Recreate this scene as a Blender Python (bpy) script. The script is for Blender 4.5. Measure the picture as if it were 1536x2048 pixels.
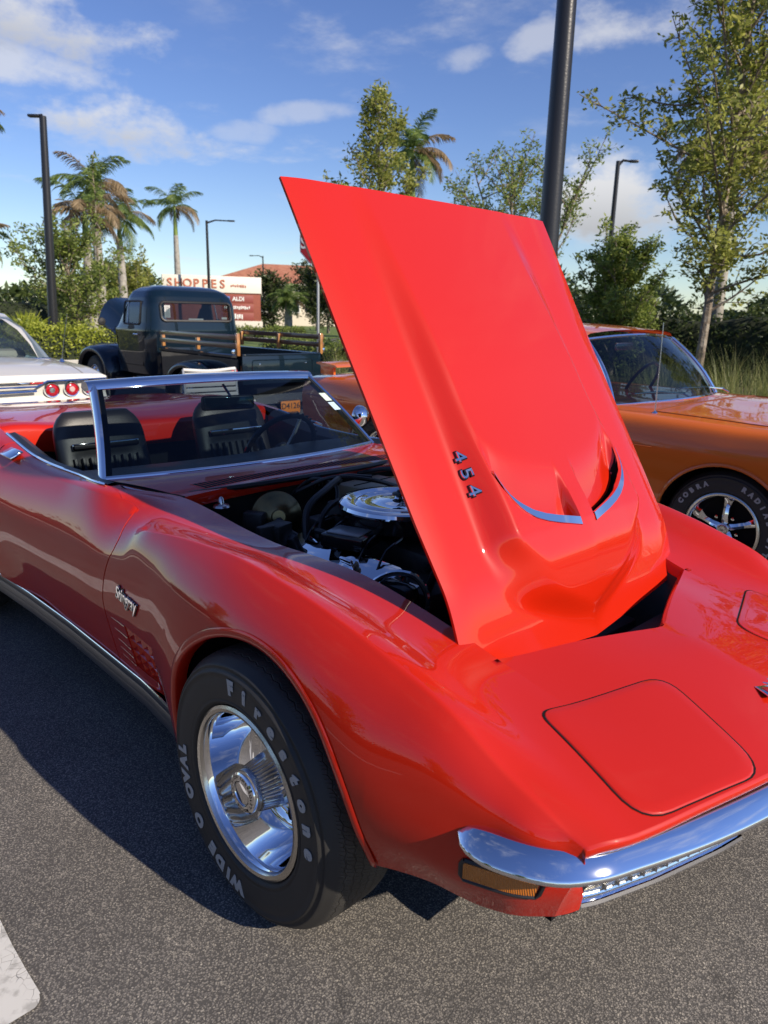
import bpy, bmesh, math, random
import numpy as np
from mathutils import Vector, Matrix

for o in list(bpy.data.objects):
    bpy.data.objects.remove(o, do_unlink=True)
SC = bpy.context.scene
COL = SC.collection
R_ = math.radians
PI = math.pi

# ------------------------------------------------------------------ camera
CAM_POS = Vector((1.2942, -1.6680, 1.4368))
yaw, pitch, roll, FPX = 2.37634, 0.264915, 0.023548, 1468.37
f_ = Vector((math.cos(yaw) * math.cos(pitch), math.sin(yaw) * math.cos(pitch), -math.sin(pitch)))
r_ = f_.cross(Vector((0, 0, 1))).normalized()
u_ = r_.cross(f_)
c_, s_ = math.cos(roll), math.sin(roll)
r2_, u2_ = c_ * r_ + s_ * u_, -s_ * r_ + c_ * u_
cd = bpy.data.cameras.new('camera')
cd.sensor_fit = 'HORIZONTAL'
cd.sensor_width = 36
cd.lens = 36 * FPX / 1536
cd.clip_start = 0.05
cd.clip_end = 3000
cd.dof.use_dof = True
cd.dof.focus_distance = 2.1
cd.dof.aperture_fstop = 8.0
cam = bpy.data.objects.new('camera', cd)
COL.objects.link(cam)
M = Matrix((r2_, u2_, -f_)).transposed().to_4x4()
M.translation = CAM_POS
cam.matrix_world = M
SC.camera = cam

# ------------------------------------------------------------------ sky + sun
SUN_EL, SUN_AZ = R_(31.0), R_(9.5)          # azimuth measured from +X (car nose) towards +Y
sun_dir = Vector((math.cos(SUN_EL) * math.cos(SUN_AZ), math.cos(SUN_EL) * math.sin(SUN_AZ), math.sin(SUN_EL)))
sd = bpy.data.lights.new('sun', 'SUN')
sd.energy = 4.7
sd.angle = R_(0.55)
sd.color = (1.0, 0.88, 0.72)
sun = bpy.data.objects.new('sun', sd)
COL.objects.link(sun)
sun.rotation_euler = sun_dir.to_track_quat('Z', 'Y').to_euler()
sun.location = (0, 0, 30)

W = bpy.data.worlds.new('World')
SC.world = W
W.use_nodes = True
nt = W.node_tree
nt.nodes.clear()


def nd(t, typ, **kw):
    n = t.nodes.new(typ)
    for k, v in kw.items():
        if k.startswith('i_'):
            n.inputs[k[2:].replace('_', ' ')].default_value = v
        else:
            setattr(n, k, v)
    return n


def lk(t, a, b):
    t.links.new(a, b)


def math_n(t, op, a, b=None, clamp=False):
    n = t.nodes.new('ShaderNodeMath')
    n.operation = op
    n.use_clamp = clamp
    for i, v in enumerate((a, b)):
        if v is None:
            continue
        if isinstance(v, (int, float)):
            n.inputs[i].default_value = v
        else:
            t.links.new(v, n.inputs[i])
    return n.outputs[0]


def pix_dir(px, py):
    return (f_ + r2_ * ((px - 768) / FPX) + u2_ * ((1024 - py) / FPX)).normalized()


sky = nd(nt, 'ShaderNodeTexSky', sky_type='NISHITA', sun_disc=False, sun_elevation=SUN_EL,
         sun_rotation=PI / 2 - SUN_AZ, altitude=0.0, air_density=1.0, dust_density=0.0, ozone_density=4.5)
geo = nd(nt, 'ShaderNodeTexCoord')
sep = nd(nt, 'ShaderNodeSeparateXYZ')
lk(nt, geo.outputs['Generated'], sep.inputs[0])
zz = math_n(nt, 'ADD', math_n(nt, 'MAXIMUM', sep.outputs[2], 0.0), 0.10)
cmb = nd(nt, 'ShaderNodeCombineXYZ')
lk(nt, math_n(nt, 'DIVIDE', sep.outputs[0], zz), cmb.inputs[0])
lk(nt, math_n(nt, 'DIVIDE', sep.outputs[1], zz), cmb.inputs[1])


def wnoise(vec, scale, detail, rough, off=(0, 0, 0), sc=(1, 1, 1)):
    mp = nd(nt, 'ShaderNodeMapping')
    mp.inputs['Location'].default_value = off
    mp.inputs['Scale'].default_value = sc
    lk(nt, vec, mp.inputs[0])
    n = nd(nt, 'ShaderNodeTexNoise')
    n.inputs['Scale'].default_value = scale
    n.inputs['Detail'].default_value = detail
    n.inputs['Roughness'].default_value = rough
    lk(nt, mp.outputs[0], n.inputs['Vector'])
    return n.outputs['Fac']


def ramp_v(t, v, lo, hi):
    m = t.nodes.new('ShaderNodeMapRange')
    m.interpolation_type = 'SMOOTHSTEP'
    m.inputs['From Min'].default_value = lo
    m.inputs['From Max'].default_value = hi
    t.links.new(v, m.inputs['Value'])
    return m.outputs[0]


wisps = ramp_v(nt, wnoise(cmb.outputs[0], 2.2, 10, 0.64, (3.1, 1.7, 0), (1.0, 1.0, 1)), 0.49, 0.82)
mask = ramp_v(nt, wnoise(cmb.outputs[0], 0.8, 3, 0.5, (7.3, 2.2, 0)), 0.36, 0.60)
wisps = math_n(nt, 'MULTIPLY', math_n(nt, 'MULTIPLY', wisps, mask), 0.62)
edge = wnoise(geo.outputs['Generated'], 8.0, 9, 0.60, (1.3, .4, .2), (1, 1, 1.9))


def puff(px, py, wx, wy, dens, rot=0.0):
    """A cloud of its own round one direction of the sky."""
    d = pix_dir(px, py)
    up = Vector((0, 0, 1))
    rt = d.cross(up).normalized()
    uu = rt.cross(d)
    rt, uu = rt * math.cos(rot) + uu * math.sin(rot), uu * math.cos(rot) - rt * math.sin(rot)

    def dotv(v, s):
        n = nd(nt, 'ShaderNodeVectorMath', operation='DOT_PRODUCT')
        lk(nt, geo.outputs['Generated'], n.inputs[0])
        n.inputs[1].default_value = v / s
        return n.outputs['Value']
    a = dotv(rt, wx)
    b = dotv(uu, wy)
    c = dotv(d, 1.0)
    rr = math_n(nt, 'ADD', math_n(nt, 'MULTIPLY', a, a), math_n(nt, 'MULTIPLY', b, b))
    rr = math_n(nt, 'ADD', rr, math_n(nt, 'MULTIPLY', math_n(nt, 'SUBTRACT', edge, 0.47), 6.5))
    m = math_n(nt, 'SUBTRACT', 1.0, ramp_v(nt, rr, 0.10, 1.75))
    m = math_n(nt, 'MULTIPLY', m, math_n(nt, 'GREATER_THAN', c, 0.3))
    return math_n(nt, 'MULTIPLY', m, dens), b


p1, b1 = puff(250, 252, 0.085, 0.030, 0.92, -0.05)
p2, b2 = puff(150, 62, 0.105, 0.034, 0.85, -0.12)
p3, b3 = puff(1205, 400, 0.085, 0.050, 0.95)
p4, b4 = puff(40, 120, 0.100, 0.020, 0.65, -0.1)
p5, b5 = puff(1260, 35, 0.080, 0.030, 0.65)
p6, b6 = puff(610, 225, 0.055, 0.012, 0.38, 0.12)
p7, b7 = puff(480, 262, 0.045, 0.012, 0.3)
p8, b8 = puff(1090, 70, 0.04, 0.016, 0.5, .3)
p9, b9 = puff(930, 120, 0.03, 0.012, 0.4, .3)
fac = wisps
for q in (p1, p2, p3, p4, p5, p6, p7, p8, p9):
    fac = math_n(nt, 'MAXIMUM', fac, q)
# low bank of haze-white cloud towards the horizon
hz = math_n(nt, 'SUBTRACT', 1.0, ramp_v(nt, sep.outputs[2], 0.0, 0.22))
fac = math_n(nt, 'MAXIMUM', fac, math_n(nt, 'MULTIPLY', hz, 0.06))
# grey undersides: lower half of each puff
shade = None
for q, b in ((p1, b1), (p2, b2), (p3, b3)):
    s = math_n(nt, 'MULTIPLY', q, math_n(nt, 'SUBTRACT', 1.0, ramp_v(nt, b, -1.0, 0.7)))
    shade = s if shade is None else math_n(nt, 'MAXIMUM', shade, s)
ccol = nd(nt, 'ShaderNodeMix', data_type='RGBA')
ccol.inputs[6].default_value = (6.6, 6.6, 6.7, 1)
ccol.inputs[7].default_value = (3.9, 3.95, 4.1, 1)
lk(nt, shade, ccol.inputs[0])
mx = nd(nt, 'ShaderNodeMix', data_type='RGBA')
lk(nt, fac, mx.inputs[0])
hsv = nd(nt, 'ShaderNodeHueSaturation')
hsv.inputs['Hue'].default_value = .517
hsv.inputs['Saturation'].default_value = 1.08
hsv.inputs['Value'].default_value = 1.07
lk(nt, sky.outputs[0], hsv.inputs['Color'])
lk(nt, hsv.outputs[0], mx.inputs[6])
lk(nt, ccol.outputs[2], mx.inputs[7])
bg = nd(nt, 'ShaderNodeBackground')
bg.inputs[1].default_value = 0.090
lk(nt, mx.outputs[2], bg.inputs[0])
wo = nd(nt, 'ShaderNodeOutputWorld')
lk(nt, bg.outputs[0], wo.inputs[0])

VS = SC.view_settings
SC.display_settings.display_device = 'sRGB'
VS.view_transform = 'Standard'
VS.look = 'None'
VS.exposure = 0.45
VS.gamma = 1.0
VS.use_curve_mapping = False
SC.render.engine = 'CYCLES'
SC.render.resolution_x = 768
SC.render.resolution_y = 1024
SC.cycles.max_bounces = 10
SC.cycles.transparent_max_bounces = 24
SC.cycles.caustics_reflective = False
SC.cycles.caustics_refractive = False

# ------------------------------------------------------------------ materials
MATS = {}


def mat(name, col=(.5, .5, .5), rough=.5, metal=0.0, coat=0.0, coat_rough=.03, spec=.5, noise=None, bump=None,
        emis=None, sheen=0, trans=0, alpha=1):
    """Principled material; noise = (scale, second colour, lo, hi), bump = (scale, strength, distance)"""
    if name in MATS:
        return MATS[name]
    m = bpy.data.materials.new(name)
    m.use_nodes = True
    t = m.node_tree
    b = t.nodes['Principled BSDF']
    b.inputs['Base Color'].default_value = (*col, 1)
    b.inputs['Roughness'].default_value = rough
    b.inputs['Metallic'].default_value = metal
    b.inputs['Coat Weight'].default_value = coat
    b.inputs['Coat Roughness'].default_value = coat_rough
    b.inputs['Specular IOR Level'].default_value = spec
    b.inputs['Transmission Weight'].default_value = trans
    tc = t.nodes.new('ShaderNodeTexCoord')
    if noise:
        n = t.nodes.new('ShaderNodeTexNoise')
        n.inputs['Scale'].default_value = noise[0]
        n.inputs['Detail'].default_value = 6
        t.links.new(tc.outputs['Object'], n.inputs['Vector'])
        rv = ramp_v(t, n.outputs['Fac'], noise[2], noise[3])
        x = t.nodes.new('ShaderNodeMix')
        x.data_type = 'RGBA'
        x.inputs[6].default_value = (*col, 1)
        x.inputs[7].default_value = (*noise[1], 1)
        t.links.new(rv, x.inputs[0])
        t.links.new(x.outputs[2], b.inputs['Base Color'])
    if bump:
        n = t.nodes.new('ShaderNodeTexNoise')
        n.inputs['Scale'].default_value = bump[0]
        n.inputs['Detail'].default_value = 4
        t.links.new(tc.outputs['Object'], n.inputs['Vector'])
        bp = t.nodes.new('ShaderNodeBump')
        bp.inputs['Strength'].default_value = bump[1]
        bp.inputs['Distance'].default_value = bump[2]
        t.links.new(n.outputs['Fac'], bp.inputs['Height'])
        t.links.new(bp.outputs[0], b.inputs['Normal'])
    if emis:
        b.inputs['Emission Color'].default_value = (*emis[0], 1)
        b.inputs['Emission Strength'].default_value = emis[1]
    MATS[name] = m
    return m


def glass_mat(name, tint=(.75, .80, .80), rough=0.0, ior=1.45):
    if name in MATS:
        return MATS[name]
    m = bpy.data.materials.new(name)
    m.use_nodes = True
    t = m.node_tree
    t.nodes.clear()
    o = t.nodes.new('ShaderNodeOutputMaterial')
    tr = t.nodes.new('ShaderNodeBsdfTransparent')
    tr.inputs[0].default_value = (*tint, 1)
    gl = t.nodes.new('ShaderNodeBsdfGlossy')
    gl.inputs['Roughness'].default_value = rough
    gl.inputs['Color'].default_value = (1, 1, 1, 1)
    fr = t.nodes.new('ShaderNodeFresnel')
    fr.inputs[0].default_value = ior
    ge = t.nodes.new('ShaderNodeNewGeometry')
    # same reflectance from either side of the pane
    im = t.nodes.new('ShaderNodeMix')
    im.data_type = 'FLOAT'
    im.inputs[2].default_value = ior
    im.inputs[3].default_value = 1 / ior
    t.links.new(ge.outputs['Backfacing'], im.inputs[0])
    t.links.new(im.outputs[0], fr.inputs[0])
    mx_ = t.nodes.new('ShaderNodeMixShader')
    t.links.new(fr.outputs[0], mx_.inputs[0])
    t.links.new(tr.outputs[0], mx_.inputs[1])
    t.links.new(gl.outputs[0], mx_.inputs[2])
    t.links.new(mx_.outputs[0], o.inputs[0])
    MATS[name] = m
    return m


RED = mat('red_paint', (.475, .0130, .0020), .42, coat=1.0, coat_rough=.010, spec=.12)
ORANGE = mat('orange_paint', (.66, .135, .012), .4, coat=1.0, coat_rough=.02, spec=.2)
NAVY = mat('dark_blue_paint', (.003, .011, .021), .4, coat=1.0, coat_rough=.015, spec=.08)
WHITE = mat('white_paint', (.62, .60, .55), .4, coat=1.0, coat_rough=.03, spec=.2)
CHROME = mat('chrome', (.86, .87, .89), .035, 1.0)
CHROME_D = mat('satin_metal', (.55, .55, .56), .26, 1.0, bump=(60, .05, .002))
TRIMRING = mat('brushed_trim_ring', (.60, .58, .54), .22, 1.0, bump=(220, .12, .002))
BLACK = mat('black_plastic', (.014, .014, .016), .45)
BLACKG = mat('black_gloss', (.012, .012, .014), .15)
DARK = mat('under_black', (.006, .006, .007), .8, spec=.2)
LEATHER = mat('black_vinyl', (.016, .016, .018), .42, bump=(400, .25, .002))
RUBBER = mat('tyre_rubber', (.016, .016, .016), .62, bump=(160, .12, .002), noise=(14, (.024, .023, .022), .45, .7))
GREASE = mat('engine_black', (.018, .017, .016), .5, noise=(18, (.035, .032, .028), .45, .7), bump=(40, .3, .005))
GOLD = mat('aged_cadmium', (.20, .155, .07), .30, .9, noise=(12, (.10, .085, .05), .4, .7))
AMBER = mat('amber_lens', (.50, .145, .008), .18, coat=1)
_w = AMBER.node_tree.nodes.new('ShaderNodeTexWave')
_w.inputs['Scale'].default_value = 95
_w.bands_direction = 'X'
_tc = AMBER.node_tree.nodes.new('ShaderNodeTexCoord')
AMBER.node_tree.links.new(_tc.outputs['Object'], _w.inputs['Vector'])
_b = AMBER.node_tree.nodes.new('ShaderNodeBump')
_b.inputs['Strength'].default_value = .5
_b.inputs['Distance'].default_value = .003
AMBER.node_tree.links.new(_w.outputs['Fac'], _b.inputs['Height'])
AMBER.node_tree.links.new(_b.outputs[0], AMBER.node_tree.nodes['Principled BSDF'].inputs['Normal'])
WLETTER = mat('white_letter_rubber', (.36, .36, .35), .6)
REDLENS = mat('red_lens', (.42, .008, .012), .12, coat=1)
WOOD = mat('varnished_wood', (.42, .20, .065), .3, coat=.8, coat_rough=.1, noise=(9, (.30, .13, .04), .4, .6))
DWOOD = mat('dark_wood', (.13, .065, .035), .3, coat=.8, coat_rough=.08)
GLASS = glass_mat('clear_glass', (.48, .54, .56))
GLASS_T = glass_mat('tinted_glass', (.26, .32, .36), ior=1.36)
MIRROR = mat('mirror_glass', (.7, .72, .75), .02, 1.0)
CREAM = mat('cream_paint', (.75, .71, .60), .5)
STEEL = mat('galvanised_steel', (.42, .43, .44), .4, .7)
POLE_M = mat('black_pole_paint', (.016, .016, .018), .32, bump=(45, .35, .004))


# ------------------------------------------------------------------ object helpers
def link(o, parent=None):
    COL.objects.link(o)
    if parent:
        o.parent = parent
    return o


def mk(name, verts, faces, m, parent=None, smooth=True, sharp=40, loc=None, merge=None):
    me = bpy.data.meshes.new(name)
    me.from_pydata([tuple(v) for v in verts], [], [tuple(f) for f in faces])
    if merge:
        bm = bmesh.new()
        bm.from_mesh(me)
        bmesh.ops.remove_doubles(bm, verts=bm.verts, dist=merge)
        bm.to_mesh(me)
        bm.free()
    me.validate()
    if m:
        me.materials.append(m)
    if smooth:
        me.polygons.foreach_set('use_smooth', [True] * len(me.polygons))
        if sharp:
            me.set_sharp_from_angle(angle=R_(sharp))
    o = bpy.data.objects.new(name, me)
    link(o, parent)
    if loc is not None:
        o.location = loc
    return o


def tag(o, label, cat, group=None, kind=None):
    o['label'] = label
    o['category'] = cat
    if group:
        o['group'] = group
    if kind:
        o['kind'] = kind
    return o


def thing(name, label, cat, loc=(0, 0, 0), rz=0, group=None):
    o = bpy.data.objects.new(name, None)
    o.empty_display_size = .2
    link(o)
    o.location = loc
    o.rotation_euler = (0, 0, rz)
    return tag(o, label, cat, group)


def copy_tree(o, parent=None):
    c = o.copy()
    COL.objects.link(c)
    c.parent = parent
    for ch in list(o.children):
        copy_tree(ch, c)
    return c


class MB:
    """collects pieces of ONE part"""
    def __init__(s):
        s.v = []
        s.f = []

    def add(s, v, f):
        n = len(s.v)
        s.v.extend([tuple(map(float, p)) for p in v])
        s.f.extend([tuple(i + n for i in q) for q in f])
        return s

    def grid(s, P, flip=False, closed_u=False, closed_v=False):
        P = np.asarray(P, float)
        m, n = P.shape[:2]
        F = []
        for i in range(m if closed_u else m - 1):
            for j in range(n if closed_v else n - 1):
                a, b = i * n + j, i * n + (j + 1) % n
                c, d = ((i + 1) % m) * n + (j + 1) % n, ((i + 1) % m) * n + j
                F.append((a, d, c, b) if flip else (a, b, c, d))
        return s.add(P.reshape(-1, 3), F)

    def box(s, c, size, bev=0.0, rot=None):
        bm = bmesh.new()
        bmesh.ops.create_cube(bm, size=1)
        for v in bm.verts:
            v.co = Vector((v.co.x * size[0], v.co.y * size[1], v.co.z * size[2]))
        if bev:
            bmesh.ops.bevel(bm, geom=list(bm.edges), offset=bev, segments=2, affect='EDGES', profile=.5)
        Rm = rot if rot is not None else Matrix.Identity(3)
        bm.verts.index_update()
        s.add([Rm @ v.co + Vector(c) for v in bm.verts], [[v.index for v in f.verts] for f in bm.faces])
        bm.free()
        return s

    def tube(s, pts, r, n=8, cap=True):
        pts = [Vector(p) for p in pts]
        m = len(pts)
        rr = r if isinstance(r, (list, tuple, np.ndarray)) else [r] * m
        P = []
        ref = None
        for i in range(m):
            t = (pts[min(i + 1, m - 1)] - pts[max(i - 1, 0)])
            if t.length < 1e-9:
                t = Vector((0, 0, 1))
            t.normalize()
            if ref is None:
                ref = Vector((0, 0, 1)) if abs(t.z) < .9 else Vector((1, 0, 0))
            a = t.cross(ref)
            if a.length < 1e-6:
                a = t.orthogonal()
            a.normalize()
            b = a.cross(t).normalized()
            ref = b
            P.append([pts[i] + (a * math.cos(2 * PI * k / n) + b * math.sin(2 * PI * k / n)) * rr[i] for k in range(n)])
        base = len(s.v)
        s.grid(P, closed_v=True)
        if cap:
            s.f.append(tuple(base + k for k in range(n))[::-1])
            s.f.append(tuple(base + (m - 1) * n + k for k in range(n)))
        return s

    def lathe(s, prof, c, axis='Z', n=32, a0=0, a1=2 * PI):
        """prof: (radius, height along axis)"""
        full = abs(a1 - a0 - 2 * PI) < 1e-6
        k = n if full else n + 1
        P = []
        for i in range(k):
            a = a0 + (a1 - a0) * i / n
            row = []
            for r, h in prof:
                x, y = r * math.cos(a), r * math.sin(a)
                p = {'Z': (x, y, h), 'Y': (x, h, y), 'X': (h, x, y)}[axis]
                row.append((p[0] + c[0], p[1] + c[1], p[2] + c[2]))
            P.append(row)
        return s.grid(P, flip=(axis == 'Y'), closed_u=full)

    def ribbon(s, pts, nrm, w, th):
        """a flat raised strip along pts; nrm = up direction(s)"""
        pts = [Vector(p) for p in pts]
        nn = [Vector(q) for q in nrm] if isinstance(nrm, list) else [Vector(nrm)] * len(pts)
        P = []
        for i, p in enumerate(pts):
            t = (pts[min(i + 1, len(pts) - 1)] - pts[max(i - 1, 0)]).normalized()
            nv = nn[i].normalized()
            sd_ = t.cross(nv).normalized()
            P.append([p - sd_ * w / 2 - nv * th * .6, p - sd_ * w / 2 + nv * th * .55, p - sd_ * w * .25 + nv * th,
                      p + sd_ * w * .25 + nv * th, p + sd_ * w / 2 + nv * th * .55, p + sd_ * w / 2 - nv * th * .6])
        base = len(s.v)
        s.grid(P, flip=True)
        s.f.append(tuple(base + k for k in range(6)))
        s.f.append(tuple(base + (len(pts) - 1) * 6 + k for k in range(6))[::-1])
        return s

    def xf(s, fn):
        s.v = [tuple(fn(Vector(p))) for p in s.v]
        return s

    def build(s, name, m, parent=None, smooth=True, sharp=40, merge=None, loc=None):
        return mk(name, s.v, s.f, m, parent, smooth, sharp, loc, merge)


def herm(xs, Y):
    """cubic through (xs, Y), finite-difference tangents; Y may have several columns"""
    xs = np.asarray(xs, float)
    Y = np.asarray(Y, float)
    if Y.ndim == 1:
        Y = Y[:, None]
    o = np.argsort(xs)
    xs, Y = xs[o], Y[o]
    h = np.diff(xs)
    h = np.where(h < 1e-9, 1e-9, h)
    dl = np.diff(Y, axis=0) / h[:, None]
    T = np.zeros_like(Y)
    T[0], T[-1] = dl[0], dl[-1]
    if len(xs) > 2:
        w0, w1 = h[1:][:, None], h[:-1][:, None]
        T[1:-1] = (dl[:-1] * w0 + dl[1:] * w1) / (w0 + w1)

    def ev(x):
        x = np.atleast_1d(np.asarray(x, float))
        i = np.clip(np.searchsorted(xs, x) - 1, 0, len(xs) - 2)
        u = ((x - xs[i]) / h[i])[:, None]
        hh = h[i][:, None]
        return ((2 * u**3 - 3 * u**2 + 1) * Y[i] + (u**3 - 2 * u**2 + u) * hh * T[i]
                + (-2 * u**3 + 3 * u**2) * Y[i + 1] + (u**3 - u**2) * hh * T[i + 1])
    return ev


def curve_pts(ctrl, n):
    """smooth 3-D curve through control points"""
    c = np.asarray(ctrl, float)
    t = np.concatenate([[0], np.cumsum(np.linalg.norm(np.diff(c, axis=0), axis=1))])
    return herm(t, c)(np.linspace(0, t[-1], n))


def sstep(a, b, x):
    t = np.clip((np.asarray(x, float) - a) / (b - a), 0, 1)
    return t * t * (3 - 2 * t)


_tc = {}


def text_geo(txt, size=1.0, ext=.0, off=0.0, shear=0.0):
    """vertices and faces of a piece of lettering, centred, in the XY plane"""
    key = (txt, size, ext, off, shear)
    if key in _tc:
        return _tc[key]
    c = bpy.data.curves.new('lettering', 'FONT')
    c.body = txt
    c.size = size
    c.extrude = ext
    c.offset = off
    c.shear = shear
    c.align_x = 'CENTER'
    c.align_y = 'CENTER'
    c.resolution_u = 3
    o = bpy.data.objects.new('lettering', c)
    COL.objects.link(o)
    dg = bpy.context.evaluated_depsgraph_get()
    me = o.evaluated_get(dg).to_mesh()
    v = [tuple(p.co) for p in me.vertices]
    f = [tuple(p.vertices) for p in me.polygons]
    o.evaluated_get(dg).to_mesh_clear()
    bpy.data.objects.remove(o)
    bpy.data.curves.remove(c)
    _tc[key] = (v, f)
    return v, f


def text_on(name, txt, size, origin, ax, up, m, parent, ext=.001, off=0.0, shear=0.0):
    """lettering standing in the plane (ax, up) at origin"""
    v, f = text_geo(txt, size, ext, off, shear)
    ax, up = Vector(ax).normalized(), Vector(up).normalized()
    n = ax.cross(up)
    o = Vector(origin)
    return mk(name, [o + ax * p[0] + up * p[1] + n * p[2] for p in v], f, m, parent, smooth=False)

# ================================================================== the red convertible
CAR = thing('convertible_car', 'red open-top sports car with its hood raised, nearest the camera', 'car')

# x, c0z, c1(w,z), e0, e1, crease, round, p1, p2, p3, p4   (half section from the centre line outwards)
KEYS = [
    (.787, .605, .24, .605, .45, .601, .60, .594, .706, .589, .012, .702, .565, .690, .525, .690, .455, .672, .385),
    (.720, .630, .24, .630, .45, .624, .60, .620, .716, .624, .014, .744, .592, .746, .535, .745, .460, .715, .378),
    (.647, .655, .24, .652, .452, .645, .60, .645, .725, .658, .016, .764, .612, .776, .545, .776, .460, .742, .376),
    (.511, .690, .24, .686, .455, .678, .61, .690, .735, .734, .018, .788, .672, .818, .575, .820, .470, .778, .382),
    (.390, .707, .24, .712, .457, .709, .61, .728, .739, .772, .020, .803, .702, .846, .592, .850, .470, .825, .370),
    (.200, .740, .24, .760, .480, .764, .62, .776, .744, .816, .016, .818, .742, .860, .622, .862, .450, .842, .245),
    (.000, .765, .25, .790, .495, .799, .63, .803, .748, .845, .016, .822, .766, .864, .640, .862, .450, .842, .235),
    (-.160, .780, .25, .80, .505, .804, .63, .814, .751, .858, .016, .823, .772, .864, .642, .860, .450, .840, .235),
    (-.340, .790, .26, .80, .515, .801, .64, .814, .755, .853, .018, .820, .764, .857, .625, .852, .440, .832, .240),
    (-.420, .795, .26, .81, .52, .806, .643, .816, .758, .847, .015, .817, .757, .848, .615, .838, .436, .815, .262),
    (-.520, .80, .26, .82, .525, .815, .645, .822, .763, .836, .012, .812, .744, .836, .600, .812, .425, .782, .325),
    (-.650, .81, .27, .83, .532, .832, .648, .831, .766, .815, .014, .808, .725, .826, .587, .800, .425, .772, .315),
    (-.715, .82, .27, .84, .536, .839, .650, .834, .764, .803, .050, .806, .716, .822, .580, .796, .425, .770, .315),
    (-.820, .83, .28, .85, .550, .848, .665, .840, .764, .793, .080, .803, .702, .818, .570, .792, .425, .768, .315),
    (-1.00, .84, .34, .85, .680, .864, .725, .848, .769, .788, .070, .803, .698, .818, .565, .790, .425, .766, .315),
    (-1.30, .84, .34, .85, .690, .856, .736, .838, .779, .778, .065, .808, .692, .822, .560, .793, .425, .767, .315),
    (-1.70, .85, .34, .86, .700, .862, .752, .845, .800, .790, .065, .832, .704, .843, .570, .812, .425, .778, .315),
    (-2.00, .88, .34, .88, .698, .905, .756, .890, .816, .825, .065, .856, .726, .870, .585, .862, .430, .832, .335),
    (-2.49, .93, .34, .93, .660, .935, .740, .928, .805, .880, .060, .860, .760, .882, .620, .876, .440, .850, .250),
    (-3.00, .90, .34, .905, .640, .912, .720, .900, .782, .858, .055, .830, .750, .850, .620, .842, .450, .802, .300),
    (-3.55, .85, .32, .855, .600, .860, .680, .850, .732, .818, .040, .768, .720, .780, .620, .770, .480, .722, .350),
]
_k = np.array(KEYS)
KF = herm(_k[:, 0], _k[:, 1:])


_sc = {}


def sect(x):
    k = round(float(x), 6)
    if k not in _sc:
        _sc[k] = _sect(k)
    return _sc[k]


def _sect(x):
    q = KF(x)[0]
    c0 = np.array([0, q[0]])
    c1, e0, e1, cr = q[1:3], q[3:5], q[5:7], q[7:9]
    d = q[9]
    p1, p2, p3, p4 = q[10:12], q[12:14], q[14:16], q[16:18]
    a = cr + (e1 - cr) / np.linalg.norm(e1 - cr) * d
    b = cr + (p1 - cr) / np.linalg.norm(p1 - cr) * d
    mid = (a + 2 * cr + b) / 4
    P = np.array([c0, c1, e0, e1, a, mid, b, p1, p2, p3, p4])
    t = np.concatenate([[0], np.cumsum(np.linalg.norm(np.diff(P, axis=0), axis=1))])
    h = herm(t, P)

    def ev(v):
        return h(np.interp(np.atleast_1d(v) + 2, np.arange(11), t))
    return ev


def bow(xs, w):
    if xs < .30:
        return 0 * w
    w = np.abs(w)
    a = np.interp(w, [0, .03, .10, .20, .30, .457], [.158, .150, .122, .086, .052, 0]) * np.interp(xs, [.30, .39], [0, 1])
    b = np.interp(w, BOW_W, BOW_B)
    t = np.clip((xs - .405) / .382, 0, 1)
    return a * (1 - t) + b * t


_bw = herm([0, .14, .273, .461, .594, .66, .706], [.180, .168, .139, .090, .052, .028, 0])
BOW_W = np.linspace(0, .706, 60)
BOW_B = _bw(BOW_W)[:, 0]


def Srow(x, vs, side=-1):
    q = sect(x)(vs)
    tuck = .36 * np.interp(x, [.56, .787], [0, 1]) * np.clip(.545 - q[:, 1], 0, 1)
    return np.stack([x + bow(x, q[:, 0]) * np.clip(3.5 - np.asarray(vs, float), 0, 1) - tuck, side * q[:, 0], q[:, 1]], -1)


def S1(x, v, side=-1):
    return Srow(x, [v], side)[0]


def v_at_z(x, z, lo=3.0, hi=8.0):
    ev = sect(x)
    for _ in range(30):
        m = (lo + hi) / 2
        if ev(m)[0][1] > z:
            lo = m
        else:
            hi = m
    return (lo + hi) / 2


def on_side(x, z, off=0.0, side=-1):
    """point of the flank at (x, z), pushed outwards by off"""
    v = v_at_z(x, z)
    q = S1(x, v, side)
    return Vector((q[0], q[1] + side * off, q[2]))


AX, AZ, AR = .02, .345, .385
VTOP = np.concatenate([np.linspace(0, 1, 7)[:-1], np.linspace(1, 2, 11)[:-1], np.linspace(2, 4, 11)])
SLOW = np.linspace(0, 1, 34)[1:]


def arch_z(x):
    return AZ + math.sqrt(max(AR**2 - (x - AX)**2, 0))


def vlist(vc):
    return np.concatenate([VTOP, 4 + (vc - 4) * SLOW])


def gapx(v):
    return np.interp(v, [0, .6, 2, 3.5, 5, 6, 7, 8], [-1.02, -.96, -.83, -.785, -.80, -.845, -.865, -.865])


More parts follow.
